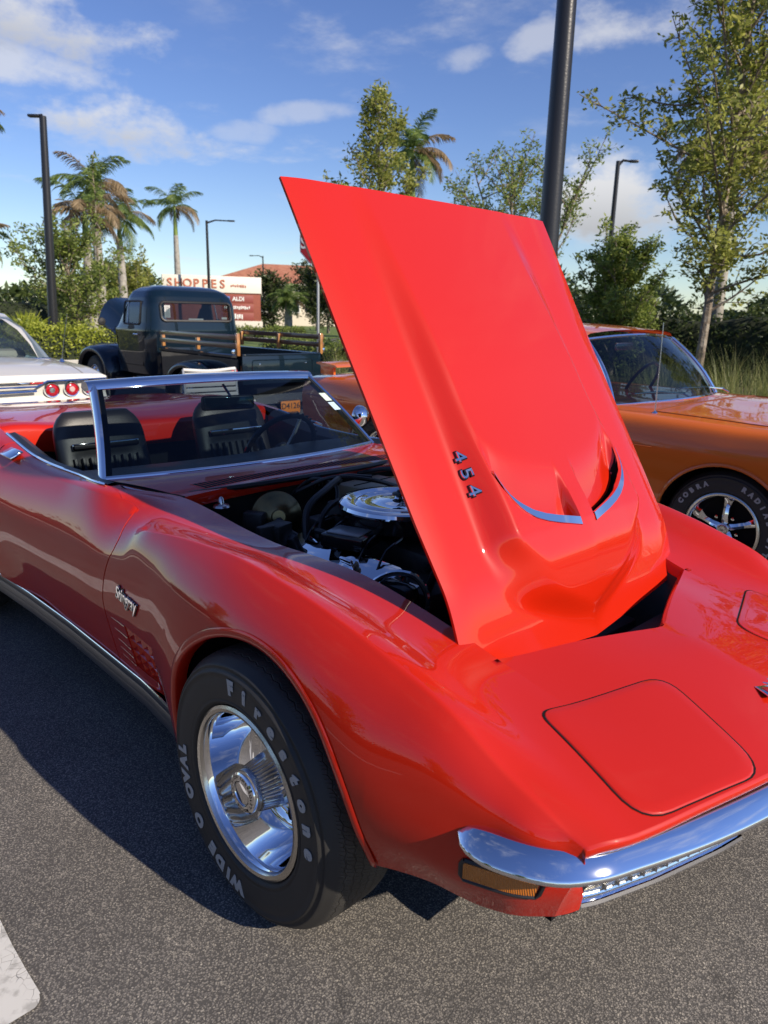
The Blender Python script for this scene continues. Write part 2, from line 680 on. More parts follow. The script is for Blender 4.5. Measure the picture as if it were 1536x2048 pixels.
def front_fender(side):
    mb = MB()
    fl = side > 0
    # over the wheel
    xs = AX + AR * np.cos(np.linspace(PI, 0, 57))
    G = []
    for x in xs:
        G.append(Srow(x, vlist(v_at_z(x, arch_z(x))), side))
    mb.grid(G, flip=fl)
    arch = [g[-1] for g in G]
    vcr, vcf = v_at_z(xs[0], AZ), v_at_z(xs[-1], AZ)
    # ahead of the wheel
    vl = np.concatenate([vlist(vcf), np.linspace(vcf, 8, 9)[1:]])
    G2 = [Srow(x, vl, side) for x in np.linspace(xs[-1], .787, 26)]
    mb.grid(G2, flip=fl)
    # behind the wheel, with the opening for the louvre panel
    vl = np.concatenate([vlist(vcr), np.linspace(vcr, 8, 9)[1:]])
    GX = np.array(sorted(set(np.round(np.concatenate([np.linspace(-.74, xs[0], 20), [-.71, -.495]]), 4))))
    hv0, hv1 = 6.45, 7.50
    vg = np.sort(np.concatenate([vl, [hv0, hv1]]))
    for (va, vb) in ((-9, hv0), (hv0, hv1), (hv1, 99)):
        vv = vg[(vg >= va - 1e-9) & (vg <= vb + 1e-9)]
        for (xa, xb) in ((-.7401, -.71), (-.71, -.495), (-.495, 9)):
            if va == hv0 and xa == -.71:
                continue
            xx = GX[(GX >= xa - 1e-6) & (GX <= xb + 1e-6)]
            mb.grid([Srow(x, vv, side) for x in xx], flip=fl)
    G3 = []
    for t in np.linspace(0, 1, 10):
        row = []
        for v in vg:
            x = (1 - t) * (gapx(v)) + t * -.74
            row.append(S1(x, v, side))
        G3.append(row)
    mb.grid(G3, flip=fl)
    # flange at the door gap
    e = [np.array(p) for p in G3[0]]
    mb.grid([e, [p + np.array([-.004, -side * .03, 0]) for p in e]], flip=fl)
    # inner gutter along the hood opening
    gut = [S1(x, 0, side) for x in np.linspace(-.80, .405, 40)]
    mb.grid([gut, [p + np.array([0, -side * .006, -.012]) for p in gut],
             [p + np.array([0, -side * .008, -.035]) for p in gut]], flip=not fl)
    o = mb.build('front_fender', RED, CAR, merge=2e-4, sharp=50)
    # rolled wheel-arch lip, turned inwards
    low_r = [Srow(xs[0], [v], side)[0] for v in np.linspace(8, vcr, 8)[:-1]]
    low_f = [Srow(xs[-1], [v], side)[0] for v in np.linspace(vcf, 8, 8)[1:]]
    ap = low_r + arch + low_f
    lip = MB()
    P = []
    for i, p in enumerate(ap):
        rad = np.array([p[0] - AX, 0, max(p[2] - AZ, -.02)])
        rad /= max(np.linalg.norm(rad), 1e-6)
        y = np.array([0, side, 0])
        P.append([p + rad * .012 + y * .000, p + rad * .006 + y * .0035, p - rad * .002 + y * .0045, p - rad * .010 + y * .002,
                  p - rad * .013 - y * .006, p - rad * .011 - y * .035])
    lip.grid(P, flip=fl)
    lip.build('arch_lip', RED, o, merge=1e-5, sharp=None)
    # wheel well liner
    wl = MB()
    P = []
    for i in range(33):
        a = PI * (1.10) - PI * 1.10 * i / 32
        cx, cz = AX + (AR + .015) * math.cos(a), AZ + (AR + .012) * math.sin(a)
        P.append([(cx, side * (.80 if cx < .2 else .74), min(cz, .80)), (cx, side * .50, min(cz, .80)), (AX, side * .50, AZ)])
    wl.grid(P)
    wl.build('wheel_well', DARK, o)
    # louvre panel behind the wheel: pyramidal pockets between ribs
    lv = MB()
    nc, nr = 4, 4
    xs_ = np.linspace(-.71, -.495, nc + 1)
    vs_ = np.linspace(hv0, hv1, nr + 1)
    for i in range(nc):
        for j in range(nr):
            c = [Vector(S1(xs_[i + a], vs_[j + b], side)) for a, b in ((0, 0), (1, 0), (1, 1), (0, 1))]
            c = [q + Vector((0, -side * .004, 0)) for q in c]
            ap_ = c[0] * .22 + c[1] * .13 + c[2] * .25 + c[3] * .40 + Vector((0, -side * .024, 0))
            rd = [q + Vector((0, 0, 0)) for q in c]
            lv.add(rd + [ap_], [(0, 1, 4), (1, 2, 4), (2, 3, 4), (3, 0, 4)])
    e0 = [Vector(S1(x, hv0, side)) for x in xs_] + [Vector(S1(xs_[-1], v, side)) for v in vs_[1:]] \
        + [Vector(S1(x, hv1, side)) for x in xs_[::-1][1:]] + [Vector(S1(xs_[0], v, side)) for v in vs_[::-1][1:]]
    lv.grid([e0, [p + Vector((0, -side * .005, 0)) for p in e0]])
    lvo = lv.build('louvre_panel', RED, o, smooth=False)
    # fine ribs running back from the louvre
    for j in range(nr + 1):
        rb = MB()
        pts = [on_side(x, S1(x, vs_[j], side)[2], .0005 + .002 * t, side) for x, t in zip(np.linspace(-.81, -.705, 12), np.linspace(0, 1, 12))]
        rb.tube(pts, [.0008 + .0012 * t for t in np.linspace(0, 1, 12)], 6)
        rb.build('rib', RED, lvo)
    return o


fender_r = front_fender(-1)
fender_l = front_fender(1)

# nose panel between the fenders
mb = MB()
vn = np.linspace(-2, 0, 19)
NX = np.linspace(.405, .787, 22)
for side in (-1, 1):
    mb.grid([Srow(x, vn, side) for x in NX], flip=side > 0)
edge_v = np.concatenate([vn, VTOP[1:], np.linspace(4, 5.3, 8)[1:]])
er = Srow(.787, edge_v, -1)
el = Srow(.787, edge_v, 1)
front_edge = np.concatenate([er[::-1], el[1:]])
rows = [front_edge]
for dx, dz in ((.004, -.003), (.006, -.008), (.005, -.016), (-.004, -.028), (-.05, -.035)):
    q = front_edge.copy()
    k = 1.0
    q[:, 0] += dx * k
    q[:, 2] += dz
    rows.append(q)
mb.grid(rows)
# return edge into the hood opening
fe = np.concatenate([Srow(.405, vn[::-1], -1), Srow(.405, vn, 1)[1:]])
mb.grid([fe, fe + np.array([-.012, 0, -.010]), fe + np.array([-.016, 0, -.05])], flip=True)
nose = mb.build('nose_panel', RED, CAR, merge=2e-4, sharp=50)


def nose_pt(x, w, side=-1):
    """surface point of the nose near plan position (x, w)"""
    lo, hi = .40, .787
    best = None
    for _ in range(26):
        m = (lo + hi) / 2
        ev = sect(m)
        vv = np.linspace(-2, 2.5, 60)
        q = ev(vv)
        v = np.interp(w, q[:, 0], vv)
        p = S1(m, v, side)
        if p[0] < x:
            lo = m
        else:
            hi = m
        best = p
    return Vector(best)


def rounded_quad(c, r, n=7):
    """plan polygon with rounded corners (x, w)"""
    out = []
    k = len(c)
    for i in range(k):
        p0, p1, p2 = [np.array(c[(i + j) % k], float) for j in (-1, 0, 1)]
        a = p1 + (p0 - p1) / np.linalg.norm(p0 - p1) * r[i]
        b = p1 + (p2 - p1) / np.linalg.norm(p2 - p1) * r[i]
        for t in np.linspace(0, 1, n):
            out.append((1 - t)**2 * a + 2 * t * (1 - t) * p1 + t * t * b)
        # straight run to the next corner
        p3 = np.array(c[(i + 2) % k], float)
        a2 = p2 + (p1 - p2) / np.linalg.norm(p1 - p2) * r[(i + 1) % k]
        for t in np.linspace(0, 1, 6)[1:-1]:
            out.append(b * (1 - t) + a2 * t)
    return np.array(out)


for side in (-1, 1):
    hl = rounded_quad([(.566, .528), (.664, .200), (.921, .283), (.832, .590)], [.035, .06, .06, .07])
    cen = hl.mean(0)
    rings = []
    for s, dz in ((1.0, .0003), (.992, .0026), (.975, .0034), (.85, .0036), (.6, .0036), (.3, .0036)):
        rings.append([nose_pt(*(cen + (q - cen) * s), side) + Vector((0, 0, dz)) for q in hl])
    mb = MB()
    mb.grid(rings, closed_v=True, flip=side > 0)
    cp = nose_pt(*cen, side) + Vector((0, 0, .0036))
    n0 = len(mb.v)
    mb.v.append(tuple(cp))
    m_ = len(hl)
    for j in range(m_):
        mb.f.append((n0 - m_ + j, n0 - m_ + (j + 1) % m_, n0))
    door = mb.build('headlight_door', RED, CAR, sharp=45)
    gp = MB()
    out = [[nose_pt(*(cen + (q - cen) * s), side) + Vector((0, 0, dz)) for q in np.vstack([hl, hl[:1]])] for s, dz in ((1.0, .0012), (1.021, .0012))]
    gp.grid(out)
    gp.build('gap', DARK, door)

# crossed-flags emblem on the nose
em = MB()
for k, (dx, dy, rz) in enumerate(((0, -.012, -.5), (0, .012, .5))):
    Rm = Matrix.Rotation(rz, 3, 'Z')
    c = nose_pt(.832, .06, -1)
    base = Vector((.835, 0, c.z + .006))
    em.box(base + Rm @ Vector((-.012, 0, 0)), (.085, .006, .006), .002, Rm)
    em.box(base + Rm @ Vector((.02, .030 * (1 if k else -1), .002)), (.042, .055, .004), .0015, Rm)
em.build('nose_emblem', CHROME, nose)
for k in (-1, 1):
    Rm = Matrix.Rotation(.5 * k, 3, 'Z')
    MB().box(Vector((.835, 0, c.z + .0065)) + Rm @ Vector((.02, .030 * k, .0035)), (.024, .036, .003), .001, Rm).build('emblem_inlay', REDLENS, nose)

# bumper
path = [(.596, -.797, .555), (.640, -.789, .554), (.700, -.768, .552), (.757, -.729, .549), (.792, -.675, .547), (.822, -.600, .546),
        (.872, -.460, .545), (.922, -.278, .545), (.952, -.13, .545), (.964, 0, .545)]
path = path + [(x, -y, z) for x, y, z in path[::-1][1:]]
bp = curve_pts(path, 121)
prof = [(-.034, .012), (-.012, .0225), (-.008, .0240), (-.003, .0232), (.012, .0095), (.029, -.0075), (.0325, -.0125), (.0325, -.0175), (.029, -.0220), (.018, -.0240), (-.022, -.025)]
G = []
for i in range(len(bp)):
    t = bp[min(i + 1, len(bp) - 1)] - bp[max(i - 1, 0)]
    t[2] = 0
    t /= np.linalg.norm(t)
    nrm = np.array([t[1], -t[0], 0])
    e = min(i, len(bp) - 1 - i)
    k = math.sqrt(max(1 - (1 - min(e / 5.0, 1))**2, 0.0)) * .98 + .02
    G.append([bp[i] + nrm * o * (k if o > 0 else 1) + np.array([0, 0, z * k]) for o, z in prof])
mb = MB().grid(G)
mb.f.append(tuple(range(len(prof))))
bumper = mb.build('bumper', CHROME, CAR, sharp=60)


def xfront(w):
    w = abs(w)
    return float(np.interp(w, [0, .13, .275, .455, .585, .655, .72], [.95, .937, .908, .858, .812, .775, .725]))


# lower fascia: body colour corner pieces, black recess, grille with bright frame, parking lamps
fas = MB()
ws = np.linspace(-.59, .59, 45)
fas.grid([[(xfront(w) - .012 - .05, w, .52) for w in ws], [(xfront(w) - .085, w, .50) for w in ws], [(xfront(w) - .095, w, .40) for w in ws],
          [(xfront(w) - .11, w, .395) for w in ws], [(xfront(w) - .40, w, .40) for w in ws]])
fas.build('grille_backing', DARK, CAR)
for side in (-1, 1):
    mb = MB()
    G = []
    for v in np.linspace(4.3, 8, 16):
        p = S1(.787, v, side)
        row = []
        for k in np.linspace(0, 1, 7):
            w = abs(p[1]) * (1 - k) + k * min(abs(p[1]), .655 - .03 * sstep(.50, .40, p[2]))
            x = p[0] * (1 - k) + k * (xfront(w) - .020 - .02 * sstep(.47, .38, p[2])) + .008 * math.sin(PI * k)
            row.append((min(x, p[0] + .03) - .0, side * w, p[2]))
        G.append(row)
    mb.grid(G, flip=side > 0)
    mb.build('corner_valance', RED, CAR, merge=1e-4)
    mb = MB()
    pz = np.linspace(.378, .50, 6)
    mb.grid([[(xfront(w) - .022 - .02 * sstep(.47, .38, z) - .03 * (w < .62), side * w, z) for z in pz] for w in (.655, .64, .63, .615)], flip=side < 0)
    mb.build('grille_end_seal', BLACK, CAR)
    # parking lamp / grille insert
    mb = MB()
    wl_ = np.linspace(.615, .20, 20)
    mb.grid([[(xfront(w) - .046 - .12 * (.50 - z), side * w, z) for w in wl_] for z in (.50, .46, .42, .376)], flip=side < 0)
    ins = mb.build('parking_lamp', mat('lamp_lens', (.50, .49, .45), .16, .85, bump=(300, .2, .002)), CAR)
    for q in range(12):
        w = .57 - q * .029
        fn = MB().box((xfront(w) - .050, side * w, .414), (.010, .003, .012), .001)
        fn.build('grille_fin', CHROME_D, ins)
    mb = MB()
    mb.tube([(xfront(w) - .052, side * w, .386) for w in wl_], .009, 8)
    mb.tube([(xfront(w) - .050, side * w, .406) for w in wl_], .0035, 6)
    mb.build('grille_frame', CHROME, ins)
# chin spoiler and plate bracket
mb = MB()
G = []
for side, ww in ((1, np.linspace(-.60, .60, 41)),):
    pass
mb.tube([(.50, -.70, .362), (.57, -.70, .356), (.62, -.68, .36)], .009, 8)
mb.build('tow_hook', BLACK, CAR)
MB().tube([(.905, -.10, .47), (.925, -.07, .39), (.915, -.055, .46)], .004, 6).build('plate_bracket', CHROME, CAR)
# side marker lamp
for side in (-1, 1):
    mb = MB()
    xs_ = np.linspace(.615, .745, 9)

    def mk_pt(x, z, off):
        p = on_side(x, z, off, side)
        return p
    mb.grid([[mk_pt(x, z, .005 if 0 < i < 3 else -.002) for x in xs_] for i, z in enumerate((.500, .497, .460, .457))], flip=side < 0)
    lamp = mb.build('side_marker', AMBER, CAR)
    fr = MB()
    loop = [mk_pt(x, .501, .001) for x in xs_] + [mk_pt(.750, z, .001) for z in (.49, .465)] + [mk_pt(x, .455, .001) for x in xs_[::-1]] + [mk_pt(.609, z, .001) for z in (.465, .49)]
    fr.tube(loop + loop[:1], .005, 6)
    fr.build('bezel', BLACK, lamp)

# ---------------------------------------------------------------- doors, rear quarters, deck
for side in (-1, 1):
    fl = side > 0
    mb = MB()
    vv = np.concatenate([VTOP, np.linspace(4, 8, 30)[1:]])
    G = []
    for t in np.linspace(0, 1, 40):
        G.append([S1((1 - t) * (gapx(v) - .0065) + t * -1.90, v, side) for v in vv])
    mb.grid(G, flip=fl)
    e = [np.array(p) for p in G[0]]
    mb.grid([e, [p + np.array([.002, -side * .03, 0]) for p in e]], flip=not fl)
    door = mb.build('door', RED, CAR, merge=1e-4, sharp=50)
    gap = MB()
    gap.grid([[np.array(S1(gapx(v) + d, v, side)) + np.array([0, -side * .028, 0]) for v in vv] for d in (.01, -.02)])
    gap.build('gap', DARK, door)
    # belt moulding and inner trim
    tr = MB()
    bl = [S1(x, 0, side) for x in np.linspace(-1.05, -2.02, 34)]
    tr.tube([p + np.array([0, 0, .003]) for p in bl], .005, 6)
    tr.build('belt_moulding', CHROME, door)
    tr = MB()
    tr.grid([[p + np.array([0, -side * .004, .002]) for p in bl], [p + np.array([0, -side * .03, .006]) for p in bl],
             [p + np.array([0, -side * .07, -.02]) for p in bl], [p + np.array([0, -side * .08, -.45]) for p in bl]])
    tr.build('door_trim', LEATHER, door)
    # flush handle plate on top of the door, just ahead of the rear fender
    hp_ = MB()
    c = Vector(S1(-1.80, .9, side))
    for dx, dy, sx, sy in ((0, 0, .13, .05),):
        hp_.box(c + Vector((0, side * .004, .004)), (.13, .055, .010), .004, Matrix.Rotation(side * -.42, 3, 'X'))
    hp_.build('door_handle', CHROME, door)
    # rear quarter
    RX, RZ, RR_ = -2.49, .345, .375
    mb = MB()
    xs = RX + RR_ * np.cos(np.linspace(PI, 0, 33))
    G = []
    for x in xs:
        za = RZ + math.sqrt(max(RR_**2 - (x - RX)**2, 0))
        vc = v_at_z(x, za)
        G.append(Srow(x, np.concatenate([VTOP, np.linspace(4, vc, 20)[1:]]), side))
    mb.grid(G, flip=fl)
    mb.grid([Srow(x, vv, side) for x in np.linspace(xs[-1], -1.9065, 8)], flip=fl)
    mb.grid([Srow(x, vv, side) for x in np.linspace(-3.55, xs[0], 14)], flip=fl)
    qp = mb.build('quarter_panel', RED, CAR, merge=1e-4, sharp=50)
    lipm = MB()
    lipm.tube([g[-1] + np.array([0, 0, .0]) for g in G], .008, 8)
    lipm.build('arch_lip', RED, qp)
    wl = MB()
    P = []
    for i in range(25):
        a = PI - PI * i / 24
        cx, cz = RX + (RR_ + .01) * math.cos(a), RZ + (RR_ + .01) * math.sin(a)
        P.append([(cx, side * .84, cz), (cx, side * .5, cz)])
    wl.grid(P)
    wl.build('wheel_well', DARK, qp)
    # ribbed rocker moulding
    rk = MB()
    xs = np.linspace(-2.08, -.425, 30)
    pr = [(.000, .002), (.004, -.006), (.004, -.02), (.001, -.028), (.003, -.034), (.003, -.055), (.000, -.06), (.001, -.066), (-.002, -.09), (-.03, -.12), (-.09, -.125)]
    G = []
    for x in xs:
        p = S1(max(x, -2.08), 8, side)
        zb = .315
        wb = np.interp(x, [-2.08, -1.7, -1.3, -.7, -.5, -.42], [.80, .778, .767, .770, .784, .80])
        G.append([(x, side * (wb + a), zb + b) for a, b in pr])
    rk.grid(G, flip=not fl)
    rk.build('rocker_moulding', mat('rocker_satin', (.16, .17, .18), .30, .8), CAR, sharp=25)
    rt = MB()
    rt.tube([(x, side * (np.interp(x, [-2.08, -1.7, -1.3, -.7, -.5, -.42], [.80, .778, .767, .770, .784, .80]) + .003), .317) for x in xs], .0024, 6)
    rt.build('rocker_trim', CHROME, CAR)
# rear deck, humped over the tail, and the panel behind the seats
mb = MB()
dvs = np.linspace(-2, 0, 15)
for side in (-1, 1):
    mb.grid([Srow(x, dvs, side) for x in np.linspace(-3.55, -2.16, 20)], flip=side > 0)
e = np.concatenate([Srow(-2.16, dvs[::-1], -1), Srow(-2.16, dvs, 1)[1:]])
mb.grid([e, e + np.array([.018, 0, -.008]), e + np.array([.028, 0, -.03]), e + np.array([.03, 0, -.12])], flip=True)
deck = mb.build('rear_deck', RED, CAR, merge=1e-4, sharp=50)
tl = np.concatenate([Srow(-3.55, np.linspace(8, -2, 40), -1), Srow(-3.55, np.linspace(-2, 8, 40), 1)[1:]])
mb = MB().grid([tl, [(p[0] - .02, p[1] * .97, p[2] * .98 + .01) for p in tl], [(-3.57, p[1] * .9, .6 + (p[2] - .6) * .8) for p in tl], [(-3.53, p[1] * .1, .6 + (p[2] - .6) * .1) for p in tl]])
mb.build('tail_panel', RED, CAR)

# interior tub
mb = MB()
mb.box((-1.60, 0, .27), (1.15, 1.46, .02))
mb.box((-2.16, 0, .53), (.02, 1.46, .52))
mb.box((-1.00, 0, .50), (.02, 1.30, .50))
mb.box((-1.60, 0, .42), (1.1, .22, .30), .02)
mb.build('cabin_tub', LEATHER, CAR)
mb = MB()
mb.box((-1.9, 0, .20), (3.0, 1.40, .03))
mb.box((0, 0, .20), (1.25, 1.0, .03))
mb.build('underbody', DARK, CAR)

# seats
for side in (-1, 1):
    sy = side * .335
    mb = MB()
    G = []
    zs = np.linspace(.36, .985, 26)
    for z in zs:
        t = (z - .36) / .64
        hw = .225 * (1 - .12 * t) * (1 - max(0, (t - .78) / .22)**3 * .38) * (.94 + .06 * min(t * 5, 1))
        th = .055 * (1 - .25 * t) * math.sqrt(max(1 - max(0, (t - .93) / .07)**2, .05))
        x0 = -1.78 - .20 * t
        row = []
        for k in range(28):
            a = 2 * PI * k / 28
            ca, sa = math.cos(a), math.sin(a)
            y = hw * math.copysign(abs(ca)**.55, ca)
            x = th * math.copysign(abs(sa)**.7, sa)
            if sa > 0 and abs(y) < hw * .72 and t < .72:
                x -= .010 * (1 - math.cos(y * 2 * PI / .062)) * .5 + .008
            row.append((x0 + x, sy + y, z))
        G.append(row)
    mb.grid(G, closed_v=True)
    mb.f.append(tuple(len(mb.v) - 28 + k for k in range(28)))
    seat = mb.build('seat', LEATHER, CAR, sharp=None)
    pl = MB()
    for q in range(-4, 5):
        y = q * .036
        pl.tube([(-1.78 - .20 * t + .047 * (1 - .2 * t), sy + y, .36 + .64 * t) for t in np.linspace(.1, .68, 10)], .010, 6)
    pl.build('pleats', LEATHER, seat)
    bar = MB()
    x, z = -1.78 - .20 * .76 + .052, .36 + .64 * .76
    bar.box((x, sy, z), (.012, .30, .028), .004)
    bb = bar.build('trim_bar', CHROME, seat)
    MB().box((x + .005, sy, z), (.006, .285, .016), .001).build('trim_inlay', BLACK, seat)
    MB().box((-1.50, sy, .42), (.50, .44, .16), .05).build('seat_cushion', LEATHER, seat)

# dash, steering wheel, inside mirror
mb = MB()
ys = np.linspace(-.66, .66, 31)
mb.grid([[(-1.02 - .20 * abs(y / .64)**2.2, y, .848) for y in ys], [(-1.20 - .16 * abs(y / .64)**2, y, .852) for y in ys],
         [(-1.36 - .06 * abs(y / .64)**2, y, .842 + .012 * math.exp(-((y - .36) / .2)**2)) for y in ys],
         [(-1.40 - .03 * abs(y / .64)**2, y, .82) for y in ys], [(-1.36, y, .62) for y in ys]])
mb.build('dashboard', LEATHER, CAR)
SWC = Vector((-1.52, .345, .80))
Rm = Matrix.Rotation(R_(-64), 3, 'Y')


def sw(a, r, h=0):
    return SWC + Rm @ Vector((r * math.cos(a), r * math.sin(a), h))


mb = MB()
mb.tube([sw(2 * PI * k / 48, .19) for k in range(49)], .0125, 8, cap=False)
swo = mb.build('steering_wheel', BLACKG, CAR)
for a in (.35, PI - .35, -PI / 2):
    sp = MB().tube([sw(a, .03, -.03), sw(a, .10, -.02), sw(a, .187, 0)], [.013, .010, .009], 6)
    sp.build('spoke', CHROME_D, swo)
MB().lathe([(0, .0), (.045, .0), (.05, -.02), (.02, -.05), (.02, -.30)], (0, 0, 0), n=20).xf(lambda p: SWC + Rm @ p).build('hub', BLACK, swo)
for k in range(16):
    a = .2 + k * .155
    MB().box(sw(a, .204), (.008, .012, .010), .003, Rm).build('finger_grip', BLACKG, swo)
MC = Vector((-1.44, .02, 1.052))
mb = MB().box(MC, (.03, .235, .062), .014, Matrix.Rotation(R_(-12), 3, 'Z'))
mir = mb.build('inside_mirror', BLACK, CAR)
MB().box(MC + Vector((-.017, .004, 0)), (.003, .215, .050), .001, Matrix.Rotation(R_(-12), 3, 'Z')).build('mirror_glass', MIRROR, mir)
MB().box(MC + Vector((.0165, -.004, 0)), (.003, .215, .050), .001, Matrix.Rotation(R_(-12), 3, 'Z')).build('mirror_face', mat('mirror_tint', (.10, .16, .18), .05, .9), mir)
MB().tube([MC, MC + Vector((.02, 0, .03)), (-1.475, .02, 1.125)], .006, 6).build('stalk', CHROME, mir)

# ---------------------------------------------------------------- cowl, windscreen
def ws_base(t):
    y = -.645 + 1.29 * t
    k = 1 - (y / .645)**2
    return Vector((-1.205 + .145 * k, y, .849 + .014 * k))


def ws_top(t):
    y = -.519 + 1.038 * t
    k = 1 - (y / .519)**2
    return Vector((-1.535 + .055 * k, y, 1.143 + .014 * k))


mb = MB()
ts = np.linspace(0, 1, 41)


def cowl_front(t):
    y = -.538 + 1.076 * t
    k = 1 - (y / .538)**2
    return Vector((-.815 - .02 * k, y, .846 + .012 * k))


rows = []
for s in np.linspace(0, 1, 9):
    row = []
    for t in ts:
        a, b = cowl_front(t), ws_base(.5 + (t - .5) * 1.0)
        p = a.lerp(b, s)
        p.z += .006 * math.sin(PI * s)
        row.append(p)
    rows.append(row)
drop = [p + Vector((.006, 0, -.012)) for p in rows[0]]
drop2 = [p + Vector((.002, 0, -.04)) for p in rows[0]]
mb.grid([drop2, drop] + rows)
cowl = mb.build('cowl_panel', RED, CAR, sharp=50)
# louvre slots across the cowl
gb = MB()
gg = []
for s, dz in ((.11, .0012), (.30, .0012)):
    gg.append([cowl_front(t).lerp(ws_base(t), s) + Vector((0, 0, .006 * math.sin(PI * s) + dz)) for t in np.linspace(.10, .90, 40)])
gb.grid(gg)
slot = gb.build('cowl_vent', DARK, cowl)
for k in range(52):
    t = .10 + .80 * k / 51
    a = cowl_front(t).lerp(ws_base(t), .105) + Vector((0, 0, .0010))
    b = cowl_front(t).lerp(ws_base(t), .305) + Vector((0, 0, .0040))
    sl = MB().tube([a, b], .0030, 5)
    sl.build('slat', RED, slot)
# gap lines between cowl and fenders
for side in (0, 1):
    g = MB()
    pts = [cowl_front(side).lerp(ws_base(side), s) + Vector((0, 0, -.0005)) for s in np.linspace(0, 1.0, 8)]
    g.tube(pts, .0035, 5)
    g.build('gap', DARK, cowl)
    # filler from cowl edge to the fender / door shoulder
    f = MB()
    sd_ = -1 if side == 0 else 1
    A = [S1(x, 0, sd_) for x in np.linspace(-.815, -1.32, 14)]
    B = [cowl_front(side).lerp(ws_base(side), min(s, 1)) + Vector((-.12 * max(0, s - 1), 0, -.002)) for s in np.linspace(0, 1.3, 14)]
    f.grid([A, [(Vector(a) * .5 + b * .5) + Vector((0, 0, .002)) for a, b in zip(A, B)], B])
    f.build('cowl_corner', RED, cowl)
# windscreen glass + bright frame
gg = []
for s in np.linspace(0, 1, 15):
    row = []
    for t in np.linspace(0, 1, 31):
        p = ws_base(t).lerp(ws_top(t), s)
        p.x += .018 * math.sin(PI * s)
        row.append(p)
    gg.append(row)
mb = MB().grid(gg)
glass = mb.build('windscreen', GLASS_T, CAR, sharp=None)
nrm = Vector((.62, 0, .78))
fr = MB()
fr.ribbon([ws_base(t) + Vector((0, 0, .002)) for t in ts], nrm, .016, .006)
fr.build('lower_moulding', CHROME, glass)
hd = MB()
P = []
for t in np.linspace(-.02, 1.02, 41):
    p = ws_top(t)
    P.append([p + Vector((.022, 0, -.016)), p + Vector((.018, 0, -.004)), p + Vector((.004, 0, .012)), p + Vector((-.018, 0, .017)), p + Vector((-.042, 0, .010)),
              p + Vector((-.05, 0, -.012)), p + Vector((-.02, 0, -.024))])
hd.grid(P, closed_v=True)
hd.f.append(tuple(range(7)))
hd.f.append(tuple(len(hd.v) - 7 + k for k in range(7))[::-1])
hd.build('header_rail', CHROME, glass, sharp=50)
for t, sd_ in ((0, -1), (1, 1)):
    pl = MB()
    P = []
    for s in np.linspace(-.03, 1.0, 14):
        p = ws_base(t).lerp(ws_top(t), s)
        p.x += .018 * math.sin(PI * max(s, 0))
        P.append([p + Vector((.011, -sd_ * .011, .003)), p + Vector((.010, sd_ * .000, .006)), p + Vector((-.002, sd_ * .006, .003)), p + Vector((-.015, sd_ * .008, -.008)),
                  p + Vector((-.028, sd_ * .004, -.018)), p + Vector((-.01, -sd_ * .010, -.012))])
    pl.grid(P, closed_v=True, flip=sd_ > 0)
    pl.build('pillar', CHROME, glass, sharp=50)
    pb = MB()
    pb.grid([[q[0] + Vector((-.004, 0, -.002)) for q in P], [q[0] + Vector((-.012, -sd_ * .028, -.006)) for q in P]])
    pb.build('pillar_seal', BLACK, glass)
# inspection stickers at the driver's upper corner
for k, (s, m_) in enumerate(((.62, mat('sticker_pale', (.55, .66, .60), .5)), (.49, mat('sticker_blue', (.45, .60, .72), .5)))):
    q = []
    for a, b in ((0, 0), (1, 0), (1, 1), (0, 1)):
        t = .945 + .042 * a
        ss = s + .11 * b
        p = ws_base(t).lerp(ws_top(t), ss)
        p.x += .018 * math.sin(PI * ss) + .002
        q.append(p + Vector((0, 0, .0015)))
    mk('sticker', q, [(0, 1, 2, 3)], m_, glass)
# wiper cover seam under the screen is hidden; outside mirror on the driver's door
MM = Vector((-1.50, .83, .925))
mb = MB().lathe([(0, -.045), (.028, -.04), (.048, -.02), (.056, .0), (.054, .012)], (0, 0, 0), 'X', 24).xf(lambda p: MM + Matrix.Rotation(R_(12), 3, 'Z') @ Vector((-p.x, p.y, p.z)))
mro = mb.build('door_mirror', CHROME, CAR)
MB().tube([MM + Vector((.0, 0, -.03)), MM + Vector((.0, -.015, -.065)), MM + Vector((0, -.03, -.08))], .009, 6).build('mirror_stalk', CHROME, mro)

# ---------------------------------------------------------------- script badge on the fender flank
v, f = text_geo('Stingray', .060, .003, .0008, .35)
px0, pz0 = -.652, .618
vv_ = []
for p in v:
    x, z = px0 + p[0] * .78, pz0 + p[1] * 1.0 - (p[0] * .02)
    q = on_side(x, z, .004 + p[2])
    vv_.append(q)
bd = mk('script_badge', vv_, f, CHROME, CAR, smooth=False)
v, f = text_geo('Stingray', .060, .002, .003, .35)
mk('badge_backing', [on_side(px0 + p[0] * .78, pz0 + p[1] - p[0] * .02, .0018 + p[2] * .5) for p in v], f, BLACKG, bd, smooth=False)

# ---------------------------------------------------------------- raised hood
HA = Vector((-.260, 0, 1.750))                 # middle of the hood's rear edge
HB = Vector((.385, 0, .702))
HD = (HB - HA).normalized()
HN = Vector((-HD.z, 0, HD.x))
LIPW = [0, .03, .12, .16, .20, .240, .262, .275, .283]
LIPA = [1.003, .999, .977, .965, .949, .922, .897, .868, .825]


def lip_a(w):
    return np.interp(abs(w), LIPW, LIPA)


def hood_half(a):
    return np.interp(a, [0, .3, .9, 1.2, 1.3], [.541, .533, .520, .505, .50])


def hood_front(wn):
    u = abs(wn)
    return 1.302 - .058 * u**1.1 - .055 * max(0, (u - .90) / .10)**2.2


herm_wb = herm([-.05, .80, .95, 1.05, 1.11, 1.16, 1.20, 1.24, 1.32], [.352, .352, .355, .358, .345, .285, .200, .105, .02])


